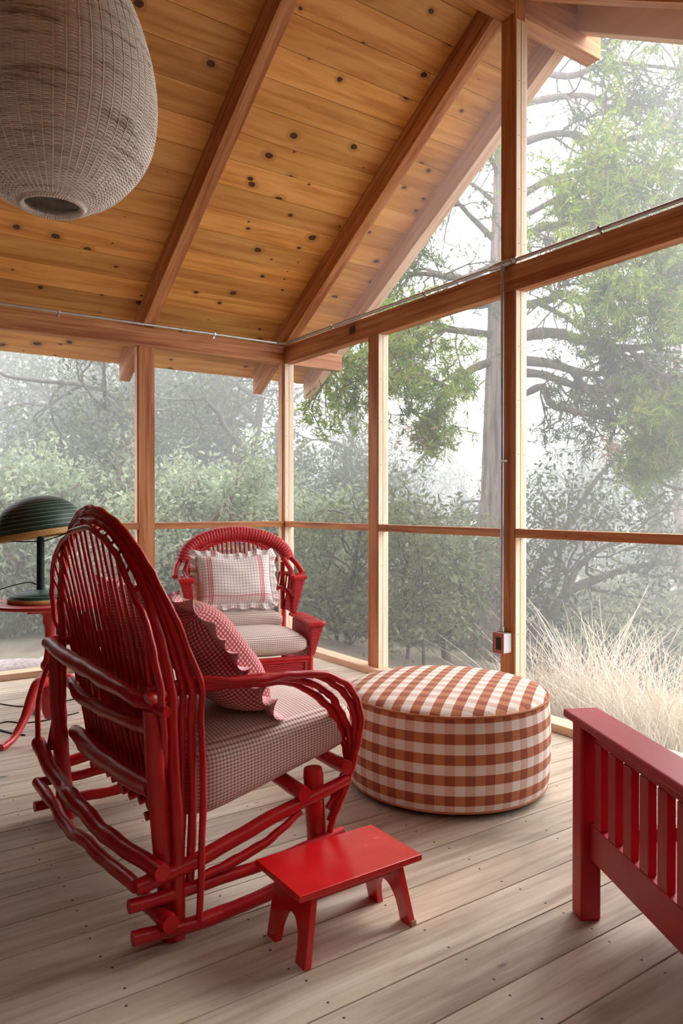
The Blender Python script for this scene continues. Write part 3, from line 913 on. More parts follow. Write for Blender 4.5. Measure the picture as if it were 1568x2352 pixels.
# apron and base frame
m = M()
for a, b, nm in (((-.33, -.005), (.33, -.005), 'front'),):
    pass
def panel(name, p0, p1, z0, z1, mat=WICK):
    a, b = L(p0[0], p0[1], 0), L(p1[0], p1[1], 0)
    n_ = nrm(np.cross(b - a, Z)) * .008
    m = M(); m.add([a + Z*z0 - n_, b + Z*z0 - n_, b + Z*z1 - n_, a + Z*z1 - n_, a + Z*z0 + n_, b + Z*z0 + n_, b + Z*z1 + n_, a + Z*z1 + n_],
                   [(0,1,2,3),(7,6,5,4),(0,4,5,1),(3,2,6,7),(0,3,7,4),(1,5,6,2)],
                   [[(0, 0), (np.linalg.norm(b-a), 0), (np.linalg.norm(b-a), z1-z0), (0, z1-z0)]] * 2 + [[(0, 0)] * 4] * 4)
    return m.build(name, mat, wc)
panel('apron', (-.30, -.004), (.30, -.004), .08, .245)
panel('apron', (.345, -.03), (.345, -.66), .08, .28)
panel('apron', (-.345, -.03), (-.345, -.66), .08, .28)
for z_, r_ in ((.275, .014), (.255, .009), (.075, .012)):
    wtube('frame_rail', [(-.34, 0, z_), (0, .004, z_), (.34, 0, z_)], r_)
for s_ in (-1, 1):
    wtube('frame_rail', [(s_ * .305, .004, .08), (s_ * .305, .004, .25)], .008)
    wtube('leg', [(s_ * .342, -.002, 0), (s_ * .342, -.002, .30)], .017)
    wtube('leg', [(s_ * .33, -.66, 0), (s_ * .335, -.66, .50)], .017)
    wtube('frame_rail', [(s_ * .345, 0, .28), (s_ * .345, -.66, .28)], .012)
    # low front arm tier: flaring woven front, flat rod-lined top
    e = lambda r: s_ * r
    def hx(f0, f1, ri0, ro0, z0, ri1, ro1, z1):
        p = [L(e(ri0), f0, z0), L(e(ro0), f0, z0), L(e(ro0), f1, z0), L(e(ri0), f1, z0), L(e(ri1), f0, z1), L(e(ro1), f0, z1), L(e(ro1), f1, z1), L(e(ri1), f1, z1)]
        return p
    def woven(name, pts):
        V = np.array(pts); m = M()
        fs_ = [(0,1,5,4),(1,2,6,5),(2,3,7,6),(3,0,4,7),(4,5,6,7),(0,3,2,1)]
        uvs = []
        for f in fs_:
            a_ = V[f[0]]; uvs.append([(np.linalg.norm((V[i] - a_)[:2]), V[i][2] if f not in (fs_[4], fs_[5]) else float((V[i] - a_) @ Ff)) for i in f])
        m.add(V, fs_, uvs); return m.build(name, WICK, wc, bevel=.010)
    woven('arm_front_panel', hx(.012, -.05, .335, .368, .285, .335, .430, .475))
    whexa('arm_side_panel', hx(-.05, -.46, .335, .352, .28, .345, .40, .47), WICK)
    for q_ in (.343, .365, .388, .410, .430):
        wtube('arm_top_rod', [(e(q_), .0, .485), (e(q_), -.25, .488), (e(q_ - .01), -.47, .490)], .013)
    wtube('arm_binding', [(e(.330), .012, .488), (e(.40), .016, .492), (e(.436), .012, .488)], .016)
    wtube('arm_binding', [(e(.330), -.20, .497), (e(.432), -.20, .497)], .008)
    # upper wing
    woven('arm_wing', hx(-.44, -.49, .335, .372, .50, .355, .440, .745))
    whexa('wing_side', hx(-.49, -.70, .338, .352, .50, .385, .405, .745), WICK)
    for q_ in (.37, .40, .43): wtube('wing_top_rod', [(e(q_), -.445, .750), (e(q_ - .01), -.62, .755), (e(q_ - .05), -.72, .76)], .014)
    wtube('wing_binding', [(e(.350), -.440, .750), (e(.445), -.440, .750)], .015)
    # bare bent poles from the woven crest down to the wing
    wtube('back_pole', [(e(.400), -.725, .875), (e(.438), -.66, .82), (e(.455), -.58, .765)], .019)
    wtube('back_pole', [(e(.345), -.70, .865), (e(.375), -.65, .80), (e(.372), -.56, .762), (e(.350), -.47, .74)], .019)
    wtube('back_pole', [(e(.34), -.715, .84), (e(.335), -.70, .70), (e(.33), -.68, .50)], .016)
    # little arched loop beside the cushion
    wtube('side_loop', [(e(.345), -.47, .50), (e(.335), -.49, .60), (e(.31), -.55, .66), (e(.28), -.62, .66), (e(.26), -.68, .62)], .014)
    for q_ in range(6):
        t_ = q_ / 5
        wtube('side_spindle', [(e(.345 - .06 * t_), -.50 - .17 * t_, .66), (e(.36 - .05 * t_), -.53 - .15 * t_, .775)], .006, n=6, k=3)
# crest: thick woven roll
m = M(); pts = []
for a in np.linspace(R_(2), R_(178), 49):
    pts.append(L(.380 * math.cos(a), -.725 - .06 * math.sin(a), .850 + .205 * math.sin(a) ** .95))
P = np.array(pts)
n = 20
rad = np.full(len(P), .050)
m.tube(P, rad, n)
m.uv = [[(b_, a_) for a_, b_ in f] for f in m.uv]
m.build('woven_crest', weave('red_wicker_crest', (.66, .03, .04), (.20, .003, .006), 55, 45, .42, 1), wc, smooth=True)
inner = [(.285 * math.cos(a), -.72 - .055 * math.sin(a), .835 + .168 * math.sin(a)) for a in np.linspace(0, math.pi, 17)]
wtube('inner_arch', inner, .011, k=2)
inner2 = [(.30 * math.cos(a), -.72 - .055 * math.sin(a), .845 + .178 * math.sin(a)) for a in np.linspace(0, math.pi, 17)]
wtube('inner_arch', inner2, .008, k=2)
for q_ in np.linspace(-.26, .26, 17):
    zt = .835 + .165 * math.sqrt(max(0, 1 - (q_ / .285) ** 2))
    wtube('back_spindle', [(q_ * .9, -.66, .45), (q_ * .96, -.69, .65), (q_, -.72 - .05 * (zt - .835) / .168, zt)], .0085, n=8, k=3)
# cushions on the chair
def chair_cushion(label, r0, r1, f0, f1, z0, z1, crown, seed):
    cr, cf = (r0 + r1) / 2, (f0 + f1) / 2
    hx_, hy_ = (r1 - r0) / 2, abs(f1 - f0) / 2
    def df(Q):
        X = Q[..., 0].copy(); Y = Q[..., 1].copy()
        Q = Q.copy()
        Q[..., 0] = Rr[0] * X + (-Ff[0]) * Y; Q[..., 1] = Rr[1] * X + (-Ff[1]) * Y
        return Q
    c = L(cr, cf, (z0 + z1) / 2)
    m = rounded_box(c[0], c[1], c[2], hx_, hy_, (z1 - z0) / 2, 30, 30, 9, 3.2, crown, df, seed)
    o = m.build('seat_cushion', CHECK, None, smooth=True); tag(o, label, 'cushion'); return o
chair_cushion('front seat cushion of the wicker armchair in brown and cream check', -.335, .335, .015, -.455, .295, .425, .030, 1)
chair_cushion('rear cushion of the wicker armchair in brown check under the white pillow', -.315, .270, -.40, -.66, .40, .525, .012, 2)
def windowpane():
    m = Mat('white_windowpane_check')
    tc = m.n('TexCoord'); sp = m.n('SeparateXYZ'); m.l(tc.outputs['UV'], sp.inputs[0])
    def line(s_, pitch, w): return m.math('LESS_THAN', m.math('FRACT', m.math('DIVIDE', s_, pitch)), w)
    ln = m.math('MAXIMUM', line(sp.outputs[0], .021, .17), line(sp.outputs[1], .021, .17))
    c = m.mix(m.math('MULTIPLY', ln, .8), (.95, .89, .86), (.44, .30, .29))
    ax_ = m.math('SUBTRACT', m.math('ABSOLUTE', m.math('SUBTRACT', sp.outputs[0], 2)), .180)
    inb = m.math('LESS_THAN', m.math('ABSOLUTE', ax_), .017)
    rl = m.math('MULTIPLY', inb, line(m.math('ADD', ax_, .017), .0125, .42))
    ay_ = m.math('SUBTRACT', m.math('SUBTRACT', 2, sp.outputs[1]), .135)
    inc = m.math('MULTIPLY', m.math('LESS_THAN', m.math('ABSOLUTE', ay_), .011), line(m.math('ADD', ay_, .011), .0110, .35))
    c = m.mix(m.math('MAXIMUM', rl, m.math('MULTIPLY', inc, .8)), c, (.62, .03, .06))
    m.bump(m.noise(m.uv(1, 1), 30, 3), .25, .006)
    return m.fin(c, .9, **{'Sheen Weight': .2})
WP = windowpane()
pc = L(-.055, -.52, .745)
ruffled_pillow('white pillow with red and grey windowpane check and ruffled edges on the wicker armchair', pc, Rr, Z * .93 - Ff * .36, .262, .178, .090, WP, WP, 21, .052, .035, 30, name='ruffled_pillow')

# ---------------------------------------------------------------- side table and lamp
TX, TY = .985, 4.335
REDT = paint('red_table_paint', (.55, .03, .035), .3, .06, .03, 25)
tb = thing('pedestal_table', 'round red pedestal side table under the green lamp at the left', 'side table', (TX, TY, 0))
M().lathe([(.0001, .695), (.300, .695), (.312, .700), (.315, .708), (.312, .716), (.305, .719), (.0001, .719)], (TX, TY, 0), 56).build('tabletop', REDT, tb, smooth=False)
M().box((TX - .15, TY - .16, .672), (TX + .15, TY + .16, .6945)).build('top_block', REDT, tb, bevel=.004)
M().lathe([(.0001, .06), (.030, .06), (.044, .10), (.050, .20), (.052, .29), (.040, .31), (.038, .33), (.050, .345), (.050, .37), (.036, .39), (.028, .44), (.026, .52), (.030, .58), (.040, .60), (.040, .64), (.055, .65), (.055, .672)], (TX, TY, 0), 28).build('pedestal', REDT, tb, smooth=True)
for a in (222, 325, 90):
    d_ = np.array((math.cos(R_(a)), math.sin(R_(a)), 0)); c0 = np.array((TX, TY, 0))
    P = [c0 + d_ * .03 + Z * .27, c0 + d_ * .10 + Z * .275, c0 + d_ * .16 + Z * .21, c0 + d_ * .22 + Z * .12, c0 + d_ * .30 + Z * .045, c0 + d_ * .37 + Z * .022, c0 + d_ * .405 + Z * .020]
    m = M(); Q = cat_rom(P, 5); m.tube(Q, lerp_r([.034, .036, .030, .023, .020, .021, .017], len(Q)), 12); m.build('table_leg', REDT, tb, smooth=True)

GREEN = weave('dark_green_raffia', (.012, .038, .028), (.004, .010, .008), 150, 70, .55, .6)
def green_rings():
    m = Mat('green_coiled_raffia')
    tc = m.n('TexCoord'); sp = m.n('SeparateXYZ'); m.l(tc.outputs['UV'], sp.inputs[0])
    v = m.math('FRACT', m.math('MULTIPLY', sp.outputs[1], 42))
    u = m.math('ABSOLUTE', m.math('SUBTRACT', m.math('FRACT', m.math('MULTIPLY', sp.outputs[0], 170)), .5))
    ring = m.math('LESS_THAN', v, .14)
    c = m.ramp(u, [(.0, (.026, .075, .055)), (.5, (.012, .032, .024))])
    c = m.mix(ring, c, (.24, .36, .30))
    h = m.math('ADD', m.math('MULTIPLY', u, .5), m.math('MULTIPLY', m.math('ABSOLUTE', m.math('SUBTRACT', v, .55)), 1))
    m.bump(h, .5, .003)
    return m.fin(c, .5)
GR = green_rings()
STRAW = weave('straw_braid', (.78, .50, .20), (.40, .22, .07), 60, 90, .7, .6)
LX, LY = .935, 4.33
lp = thing('table_lamp', 'dark green woven dome lamp with straw trim on the red side table', 'lamp', (LX, LY, .7192))
Bz = .7192
M().lathe([(.168, Bz + .022), (.160, Bz + .034), (.140, Bz + .048), (.105, Bz + .060), (.06, Bz + .068), (.0001, Bz + .070)], (LX, LY, 0), 48).build('lamp_base', GR, lp, smooth=True)
M().lathe([(.0001, Bz), (.166, Bz), (.172, Bz + .004), (.172, Bz + .022), (.166, Bz + .024)], (LX, LY, 0), 48).build('base_trim', STRAW, lp, smooth=True)
GPOLE = weave('green_wrapped_pole', (.012, .045, .033), (.004, .015, .012), 3, 190, .45, .8)
M().lathe([(.022, Bz + .06), (.021, .95), (.020, 1.02), (.021, 1.025), (.021, 1.06), (.019, 1.065), (.018, 1.075), (.0095, 1.08), (.010, 1.09), (.018, 1.095), (.018, 1.105), (.006, 1.11), (.005, 1.16)], (LX, LY, 0), 18).build('lamp_pole', GPOLE, lp, smooth=True)
tilt = Matrix.Rotation(R_(-9), 3, Vector((.5655, .8245, 0)))
def TA(p):
    q = tilt @ Vector((p[0], p[1], p[2])); return np.array(q)
SC = (LX - .012 * 0 + .004, LY, 1.108)
dome = [(.228, .0), (.230, .02), (.224, .06), (.208, .10), (.180, .138), (.140, .168), (.095, .187), (.045, .198), (.0001, .200)]
o = M().lathe(dome, SC, 56, TA).build('lamp_shade', GR, lp, smooth=True)
sd = o.modifiers.new('thick', 'SOLIDIFY'); sd.thickness = .004
o = M().lathe([(.228, -.030), (.232, -.022), (.232, .0), (.229, .004)], SC, 56, TA).build('shade_trim', STRAW, lp, smooth=True)
sd = o.modifiers.new('thick', 'SOLIDIFY'); sd.thickness = .005
camL = np.array((.8246, -.5655, 0))
for s_ in (-1, 1):
    rim = TA(camL * s_ * .205 + Z * -.018) + np.array(SC)
    M().tube([np.array((LX, LY, 1.055)) + camL * s_ * .018, (rim + np.array((LX, LY, 1.055))) / 2 - Z * .004, rim], .0035, 6).build('shade_wire', BLACK, lp, smooth=True)
m = M(); twig(m, [(LX - .01, LY + .01, .83 - .02), (LX - .06, LY + .05, .825), (LX - .18, LY + .12, .79), (LX - .33, LY + .19, .735), (LX - .37, LY + .21, .715), (LX - .42, LY + .25, .5), (LX - .45, LY + .35, .1), (LX - .43, LY + .52, .01)], .0032, 6, 6, 0, 0)
m.build('power_cord', BLACK, lp, smooth=True)
def cord(label, pts, r=.0035):
    m = M(); twig(m, pts, r, 6, 7, 0, 0); o = m.build('floor_cord', BLACK, None, smooth=True); tag(o, label, 'cord')
cord('black cord curving over the deck behind the side table', [(.55, 5.35, .004), (.80, 5.10, .004), (.92, 4.92, .004), (1.02, 4.86, .004), (1.16, 4.86, .004), (1.4, 4.95, .004)])
cord('black cord looping over the deck beside the left table leg', [(.55, 4.78, .004), (.72, 4.50, .004), (.80, 4.33, .004), (.84, 4.27, .004), (.78, 4.36, .004), (.72, 4.52, .004), (.80, 4.60, .004), (.88, 4.52, .004), (1.0, 4.50, .004), (1.2, 4.56, .004)])

# ---------------------------------------------------------------- woven pendant lantern
LNX, LNY = .712, 3.075
ln = thing('woven_pendant', 'large whitewashed wicker pendant lantern hanging from the ridge beam', 'pendant lamp', (LNX, LNY, 4.16))
WH = Mat('whitewashed_wicker')
nn_ = WH.noise(WH.obj(1, 1, 9), 5, 3, .6)
WH = WH.fin(WH.ramp(nn_, [(.30, (.42, .33, .29)), (.42, (.80, .74, .69)), (.58, (.92, .88, .84))]), .7)
prof = [(.118, 2.452), (.150, 2.458), (.205, 2.485), (.265, 2.530), (.320, 2.590), (.362, 2.655), (.390, 2.73), (.402, 2.82), (.403, 2.90), (.392, 3.00), (.368, 3.10), (.335, 3.20), (.295, 3.29), (.25, 3.37), (.20, 3.43), (.15, 3.47), (.11, 3.49)]
pr = cat_rom([(r, 0, z) for r, z in prof], 8)[:, [0, 2]]
cum = np.concatenate([[0], np.cumsum(np.hypot(*np.diff(pr, axis=0).T))])
NST = 58
rows = int(cum[-1] / .0062)
ang = np.arange(NST * 3) * 2 * math.pi / (NST * 3)
sp_ = M()
for i in range(rows):
    s0 = (i + .5) / rows * cum[-1]
    r = np.interp(s0, cum, pr[:, 0]); z = np.interp(s0, cum, pr[:, 1])
    wv = .0016 * np.cos(ang * NST / 2 + (math.pi if i % 2 else 0)) + .0024 * np.cos(ang * NST + .3) * min(1, r / .3)
    wz = .0012 * np.sin(ang * 3 + i * .2)
    rr = r + wv
    P = np.stack([LNX + rr * np.cos(ang), LNY + rr * np.sin(ang), z + wz], 1)
    sp_.tube(P, .0029 + .0002 * math.sin(i * 1.7), 5, False, True)
sp_.build('woven_shell', WH, ln, smooth=True)
stk = M()
for j in range(NST):
    a = (j + .5) * 2 * math.pi / NST
    P = np.stack([LNX + (pr[:, 0]) * math.cos(a), LNY + (pr[:, 0]) * math.sin(a), pr[:, 1]], 1)
    stk.tube(P[::2], .0030, 5)
stk.build('stakes', WH, ln, smooth=True)['kind'] = 'stuff'
rim = M()
a = np.arange(140) * 2 * math.pi / 140
for ph in (0, math.pi):
    rim.tube(np.stack([LNX + (.118 + .008 * np.cos(a * 35 + ph)) * np.cos(a), LNY + (.118 + .008 * np.cos(a * 35 + ph)) * np.sin(a), 2.452 + .010 * np.sin(a * 35 + ph)], 1), .0085, 7, False, True)
rim.build('bottom_rim', WH, ln, smooth=True)
M().lathe([(.0001, 3.47), (.012, 3.47), (.018, 3.56), (.0001, 3.56)], (LNX, LNY, 0), 14).build('lamp_socket', BLACK, ln, smooth=True)
M().tube([(LNX, LNY, 3.50), (LNX, LNY, 4.168)], .005, 8).build('hanging_cord', BLACK, ln, smooth=True)
M().tube([(LNX - .115, LNY, 3.49), (LNX + .115, LNY, 3.49)], .004, 6).build('cross_wire', BLACK, ln, smooth=True)

# ---------------------------------------------------------------- conduit and switch box
cd = thing('electrical_conduit', 'galvanised conduit running along the header beams and down the middle post', 'conduit', (XR - .03, 3.09, 2.69))
zc = 2.700
cpts = [(XB + .1, YF - .016, zc), (1.5, YF - .016, zc), (3.16, YF - .016, zc), (3.235, YF - .022, zc), (3.285, YF - .05, zc), (3.297, YF - .11, zc), (3.299, 5.4, zc), (3.299, 4.2, zc), (3.299, 3.2, zc)]
m = M(); m.tube(cat_rom(cpts, 6), .0115, 10); m.build('pipe', GREY, cd, smooth=True)
M().tube([(3.299, 3.02, zc), (3.299, 1.9, zc), (3.299, -.7, zc)], .0115, 10).build('pipe', GREY, cd, smooth=True)
M().tube([(3.292, 3.094, zc), (3.292, 3.094, 2.2), (3.292, 3.094, .502)], .0115, 10).build('pipe', GREY, cd, smooth=True)
M().tube([(3.296, 3.20, zc), (3.296, 3.15, zc), (3.296, 3.06, zc), (3.296, 3.02, zc)], [.0145, .021, .021, .0145], 12).build('junction_body', GREY, cd, smooth=True)
M().tube([(3.294, 3.094, zc - .01), (3.294, 3.094, zc - .05)], [.017, .0145], 12).build('coupling', GREY, cd, smooth=True)
M().tube([(3.296, 3.012, zc), (3.296, 2.985, zc)], .0165, 12).build('coupling', GREY, cd, smooth=True)
M().tube([(2.335, YF - .016, zc), (2.365, YF - .016, zc)], .0155, 12).build('coupling', GREY, cd, smooth=True)
M().tube([(3.292, 3.094, .53), (3.292, 3.094, .498)], .0165, 12).build('coupling', GREY, cd, smooth=True)
def strap(x, y, ax_):
    m = M()
    if ax_ == 'x': m.box((x - .008, YF - .031, zc - .013), (x + .008, YF - .001, zc + .013)); m.box((x - .008, YF - .004, zc - .036), (x + .008, YF - .0005, zc - .012))
    else: m.box((XR - .031, y - .008, zc - .013), (XR - .001, y + .008, zc + .013)); m.box((XR - .004, y - .008, zc - .036), (XR - .0005, y + .008, zc - .012))
    m.build('strap', GREY, cd, bevel=.003)
for x in (1.37, 2.63, .1, -1.2): strap(x, 0, 'x')
for y_ in (4.95, 3.82, 2.42, 1.2): strap(0, y_, 'y')
m = M(); m.box((XR - .037, 3.062, 1.515), (XR - .010, 3.106, 1.527)); m.build('strap', GREY, cd, bevel=.002)
sb = thing('switch_box', 'small grey metal outlet box with reddish cover on the middle post', 'outlet box', (3.28, 3.07, .375))
M().box((3.245, 3.038, .378), (3.3145, 3.112, .494)).build('box_body', STEEL, sb, bevel=.005)
# the cover faces the far corner side
M().box((3.238, 3.112, .374), (3.3145, 3.118, .498)).build('side_plate', RUSTP, sb)
M().box((3.2395, 3.034, .374), (3.2449, 3.116, .498)).build('cover_plate', RUSTP, sb, bevel=.001)
M().box((3.2365, 3.052, .398), (3.2396, 3.092, .472)).build('receptacle', BLACK, sb, bevel=.001)

# ---------------------------------------------------------------- outside: ground, plants, trees, fog
def ground_z(x, y):
    x = np.asarray(x, float); y = np.asarray(y, float)
    d = np.clip(x - 3.4, 0, 60)
    z = -.12 - .16 * np.clip(d, 0, 6) - .07 * np.clip(d - 6, 0, 40)
    z = z + .05 * np.sin(x * .9 + y * .5) + .04 * np.sin(y * 1.3 - x * .4) - .01 * np.clip(y - 7, 0, 30)
    return z
gx = np.linspace(-22, 46, 100); gy = np.linspace(-12, 50, 92)
G = np.zeros((len(gx), len(gy), 3))
G[..., 0] = gx[:, None]; G[..., 1] = gy[None, :]
G[..., 2] = ground_z(G[..., 0], G[..., 1])
inside = (G[..., 0] > XB - .6) & (G[..., 0] < 3.9) & (G[..., 1] > YB - .6) & (G[..., 1] < 6.3)
G[..., 2] = np.where(inside, -.35, G[..., 2])
gm = Mat('forest_floor')
n1 = gm.noise(gm.obj(), 1.2, 6, .65); n2 = gm.noise(gm.obj(), 22, 4, .7)
c_ = gm.ramp(n1, [(.35, (.10, .075, .055)), (.5, (.20, .155, .12)), (.62, (.13, .15, .07))])
c_ = gm.mix(gm.math('MULTIPLY', n2, .55), c_, (.30, .24, .19))
gm.bump(n2, .8, .03)
gm.fin(c_, .95)
gmm = M(); gmm.grid(G)
go = gmm.build('ground', gm.m, None, smooth=True); tag(go, 'leaf covered forest ground falling away outside the porch', 'ground', kind='structure')

def leafmat(name, cols, trans=.35, rough=.6, var=.7):
    m = Mat(name); isl = m.island()
    c = m.ramp(isl, [(i / max(1, len(cols) - 1), c) for i, c in enumerate(cols)])
    m.fin(c, rough, **{'Specular IOR Level': .25})
    tl = m.n('BsdfTranslucent'); m.l(c, tl.inputs['Color'])
    mx = m.n('MixShader'); mx.inputs[0].default_value = trans
    m.l(m.b.outputs[0], mx.inputs[1]); m.l(tl.outputs[0], mx.inputs[2]); m.l(mx.outputs[0], m.out.inputs['Surface'])
    return m.m
OAKL = leafmat('oak_leaves', [(.040, .058, .028), (.065, .088, .040), (.11, .13, .065), (.08, .10, .055)])
OAKG = leafmat('pale_oak_leaves', [(.10, .13, .065), (.16, .19, .09), (.20, .22, .13)])
MANZ = leafmat('manzanita_leaves', [(.19, .24, .14), (.28, .33, .20), (.36, .39, .26), (.24, .28, .19)])
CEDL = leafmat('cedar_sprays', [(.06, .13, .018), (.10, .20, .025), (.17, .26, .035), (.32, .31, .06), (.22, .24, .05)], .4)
CEDD = leafmat('painted_shade_cedar_sprays', [(.035, .06, .02), (.06, .09, .03), (.10, .125, .045)], .3)  # darker copy of the cedar colours, with shade put into the foliage
CEDR = leafmat('dead_cedar_sprays', [(.42, .22, .12), (.50, .30, .18)], .3)
def barkmat(name, a, b, sc=(9, 9, 1.2), bs=.9):
    m = Mat(name); n = m.noise(m.obj(*sc), 1.6, 6, .65, .5)
    m.bump(n, bs, .03); return m.fin(m.ramp(n, [(.35, a), (.62, b)]), .9)
BRSL = leafmat('mist_toned_brush_leaves', [(.20, .23, .15), (.28, .31, .21), (.34, .34, .25), (.25, .30, .15)])  # leaf colours lightened so the brush looks misty
BARK_C = barkmat('cedar_bark', (.085, .050, .042), (.33, .235, .205), (11, 11, .8), 1.0)
BARK_O = barkmat('oak_bark', (.035, .030, .028), (.11, .095, .085), (7, 7, 3))
BARK_M = barkmat('manzanita_bark', (.10, .035, .03), (.22, .09, .07), (7, 7, 2), .3)
BARK_P = barkmat('branch_bark', (.05, .035, .032), (.15, .105, .09), (14, 14, 5), .5)

def quads_mesh(name, C, U, V, mat, parent=None):
    """C centres, U,V half vectors (n,3) -> one mesh of leaf blades"""
    n = len(C)
    P = np.stack([C - V, C + U * .9 - V * .1, C + V, C - U * .9 + V * .1], 1).reshape(-1, 3)
    if parent is not None: P = P - np.asarray(parent.location)
    me = bpy.data.meshes.new(name)
    me.vertices.add(4 * n); me.vertices.foreach_set('co', P.astype(np.float32).ravel())
    me.loops.add(4 * n); me.loops.foreach_set('vertex_index', np.arange(4 * n, dtype=np.int32))
    me.polygons.add(n); me.polygons.foreach_set('loop_start', np.arange(0, 4 * n, 4, dtype=np.int32))
    me.materials.append(mat); me.update(calc_edges=True)
    o = bpy.data.objects.new(name, me); COL.objects.link(o)
    if parent is not None: o.parent = parent
    return o
def unit(rg, n):
    v = rg.normal(size=(n, 3)); return v / np.linalg.norm(v, axis=1)[:, None]
def leaves(rg, C, sig, per, size, sizev=.4, flat=.0):
    """per leaves scattered round every centre"""
    C = np.repeat(np.asarray(C), per, 0); n = len(C)
    C = C + rg.normal(size=(n, 3)) * sig * np.array((1, 1, 1 - flat))
    U = unit(rg, n); W = unit(rg, n); V = np.cross(U, W); V /= np.maximum(np.linalg.norm(V, axis=1), 1e-6)[:, None]
    s_ = size * (1 + rg.uniform(-sizev, sizev, n))[:, None]
    return C, U * s_ * .5, V * s_
def branch(m, rg, p, d, Ln, r, lvl, tips, up=.1, spread=.8, wig=.22, kids=3, segs=5, minr=.004):
    pts = [np.array(p, float)]; d = nrm(d)
    for i in range(segs):
        d = nrm(d + rg.normal(size=3) * wig + np.array((0, 0, up)) * .3)
        pts.append(pts[-1] + d * Ln / segs)
    P = np.array(pts)
    m.tube(P, np.linspace(r, r * .55, len(P)), 7 if lvl > 1 else 5, False)
    if lvl == 0:
        tips.append(P[-1]); tips.append(P[-2]); tips.append(P[len(P) // 2]); return
    for k in range(kids):
        t = .35 + .65 * (k + 1) / kids if k < kids - 1 else 1.0
        i = min(len(P) - 1, int(t * (len(P) - 1)))
        sd = rg.normal(size=3); sd -= d * (sd @ d); sd = nrm(sd)
        nd = nrm((P[i] - P[i - 1])) * (1 if k < kids - 1 else 1.4) + sd * spread
        branch(m, rg, P[i], nd, Ln * rg.uniform(.55, .8), max(minr, r * .55), lvl - 1, tips, up, spread, wig * 1.1, kids, segs, minr)

def place(px, dep):
    q = (px - 784.) / 1689
    return np.array((dep * (.5655 + .8246 * q), dep * (.8245 - .5655 * q)))

def proto_tree(name, seed, H, r0, trunks, leafm, barkm, per, lsize, sig, kids=3, lvl=3, lean=.25, up=.15, first=.25):
    rg = np.random.default_rng(seed)
    t = thing(name, name, 'tree', (0, 0, 0))
    m = M(); tips = []
    for k in range(trunks):
        a = rg.uniform(0, 6.28)
        d = np.array((math.cos(a) * lean, math.sin(a) * lean, 1))
        base = np.array((math.cos(a), math.sin(a), 0)) * r0 * 1.2 * (trunks > 1) + np.array((0, 0, -.4))
        pts = [base]; dd = nrm(d)
        for i in range(7):
            dd = nrm(dd + rg.normal(size=3) * .14 + np.array((0, 0, .10)))
            pts.append(pts[-1] + dd * (H * .55) / 7)
        P = cat_rom(pts, 3)
        m.tube(P, np.linspace(r0, r0 * .45, len(P)) * (1 + RNG.normal(0, .04, len(P))), 9, False)
        nb = 7
        for j in range(nb):
            i = int(len(P) * (first + (1 - first) * j / (nb - 1))) ; i = min(i, len(P) - 1)
            a2 = rg.uniform(0, 6.28)
            branch(m, rg, P[i], (math.cos(a2), math.sin(a2), .45 + .5 * j / nb), H * rg.uniform(.16, .24), r0 * .38, lvl - 1, tips, up, .8, .25, kids)
    m.build('trunk', barkm, t, smooth=True)
    tips = np.array(tips)
    C, U, V = leaves(rg, tips, sig, per, lsize)
    quads_mesh('foliage', C, U, V, leafm, t)
    return t
def copy_thing(t, x, y, rz, sc, label, group=None, z=None, first=[]):
    if t.name not in first:
        first.append(t.name); o = t
    else:
        o = t.copy(); COL.objects.link(o)
        for ch in t.children:
            c = ch.copy(); COL.objects.link(c); c.parent = o
    o.location = (x, y, float(ground_z(x, y)) if z is None else z)
    o.rotation_euler = (0, 0, rz); o.scale = (sc, sc, sc)
    o['label'] = label
    if group: o['group'] = group
    elif 'group' in o: del o['group']
    return o

oakA = proto_tree('oak_tree', 3, 6.0, .11, 2, OAKL, BARK_O, 30, .034, .15)
oakB = proto_tree('oak_tree', 9, 7.0, .12, 3, OAKL, BARK_O, 26, .036, .15)
oakC = proto_tree('oak_tree', 15, 8.5, .15, 1, OAKL, BARK_O, 44, .05, .24, first=.35)
manz = proto_tree('manzanita_bush', 21, 2.9, .05, 5, MANZ, BARK_M, 30, .034, .11, lean=.5, first=.3)
brsh = proto_tree('brush_shrub', 27, 1.9, .022, 6, BRSL, BARK_O, 7, .035, .11, lean=.6, first=.1)

FARG = 'hazy oaks crowding the fog beyond the screens'
FARL = 'hazy grey green oak half lost in the fog behind the nearer trees'
# (px, distance, proto, rotation, scale)
near = [
 (60, 12.5, oakA, .3, 1.15, 'bushy grey green oak behind the pale bush and the green lamp'),
 (250, 11.5, oakB, 2.1, 1.05, 'oak filling the screen left of the tall fir post'),
 (430, 10.6, oakB, 4.0, .92, 'oak behind the wicker armchair and the post'),
 (600, 12.0, oakA, 1.2, 1.25, 'dense oak just left of the corner post'),
 (745, 12.5, oakA, 3.3, 1.0, 'dull green oak seen in the screen right of the corner post'),
 (985, 12.0, oakB, 5.2, .66, 'rounded small oak below the cedar sprays'),
]

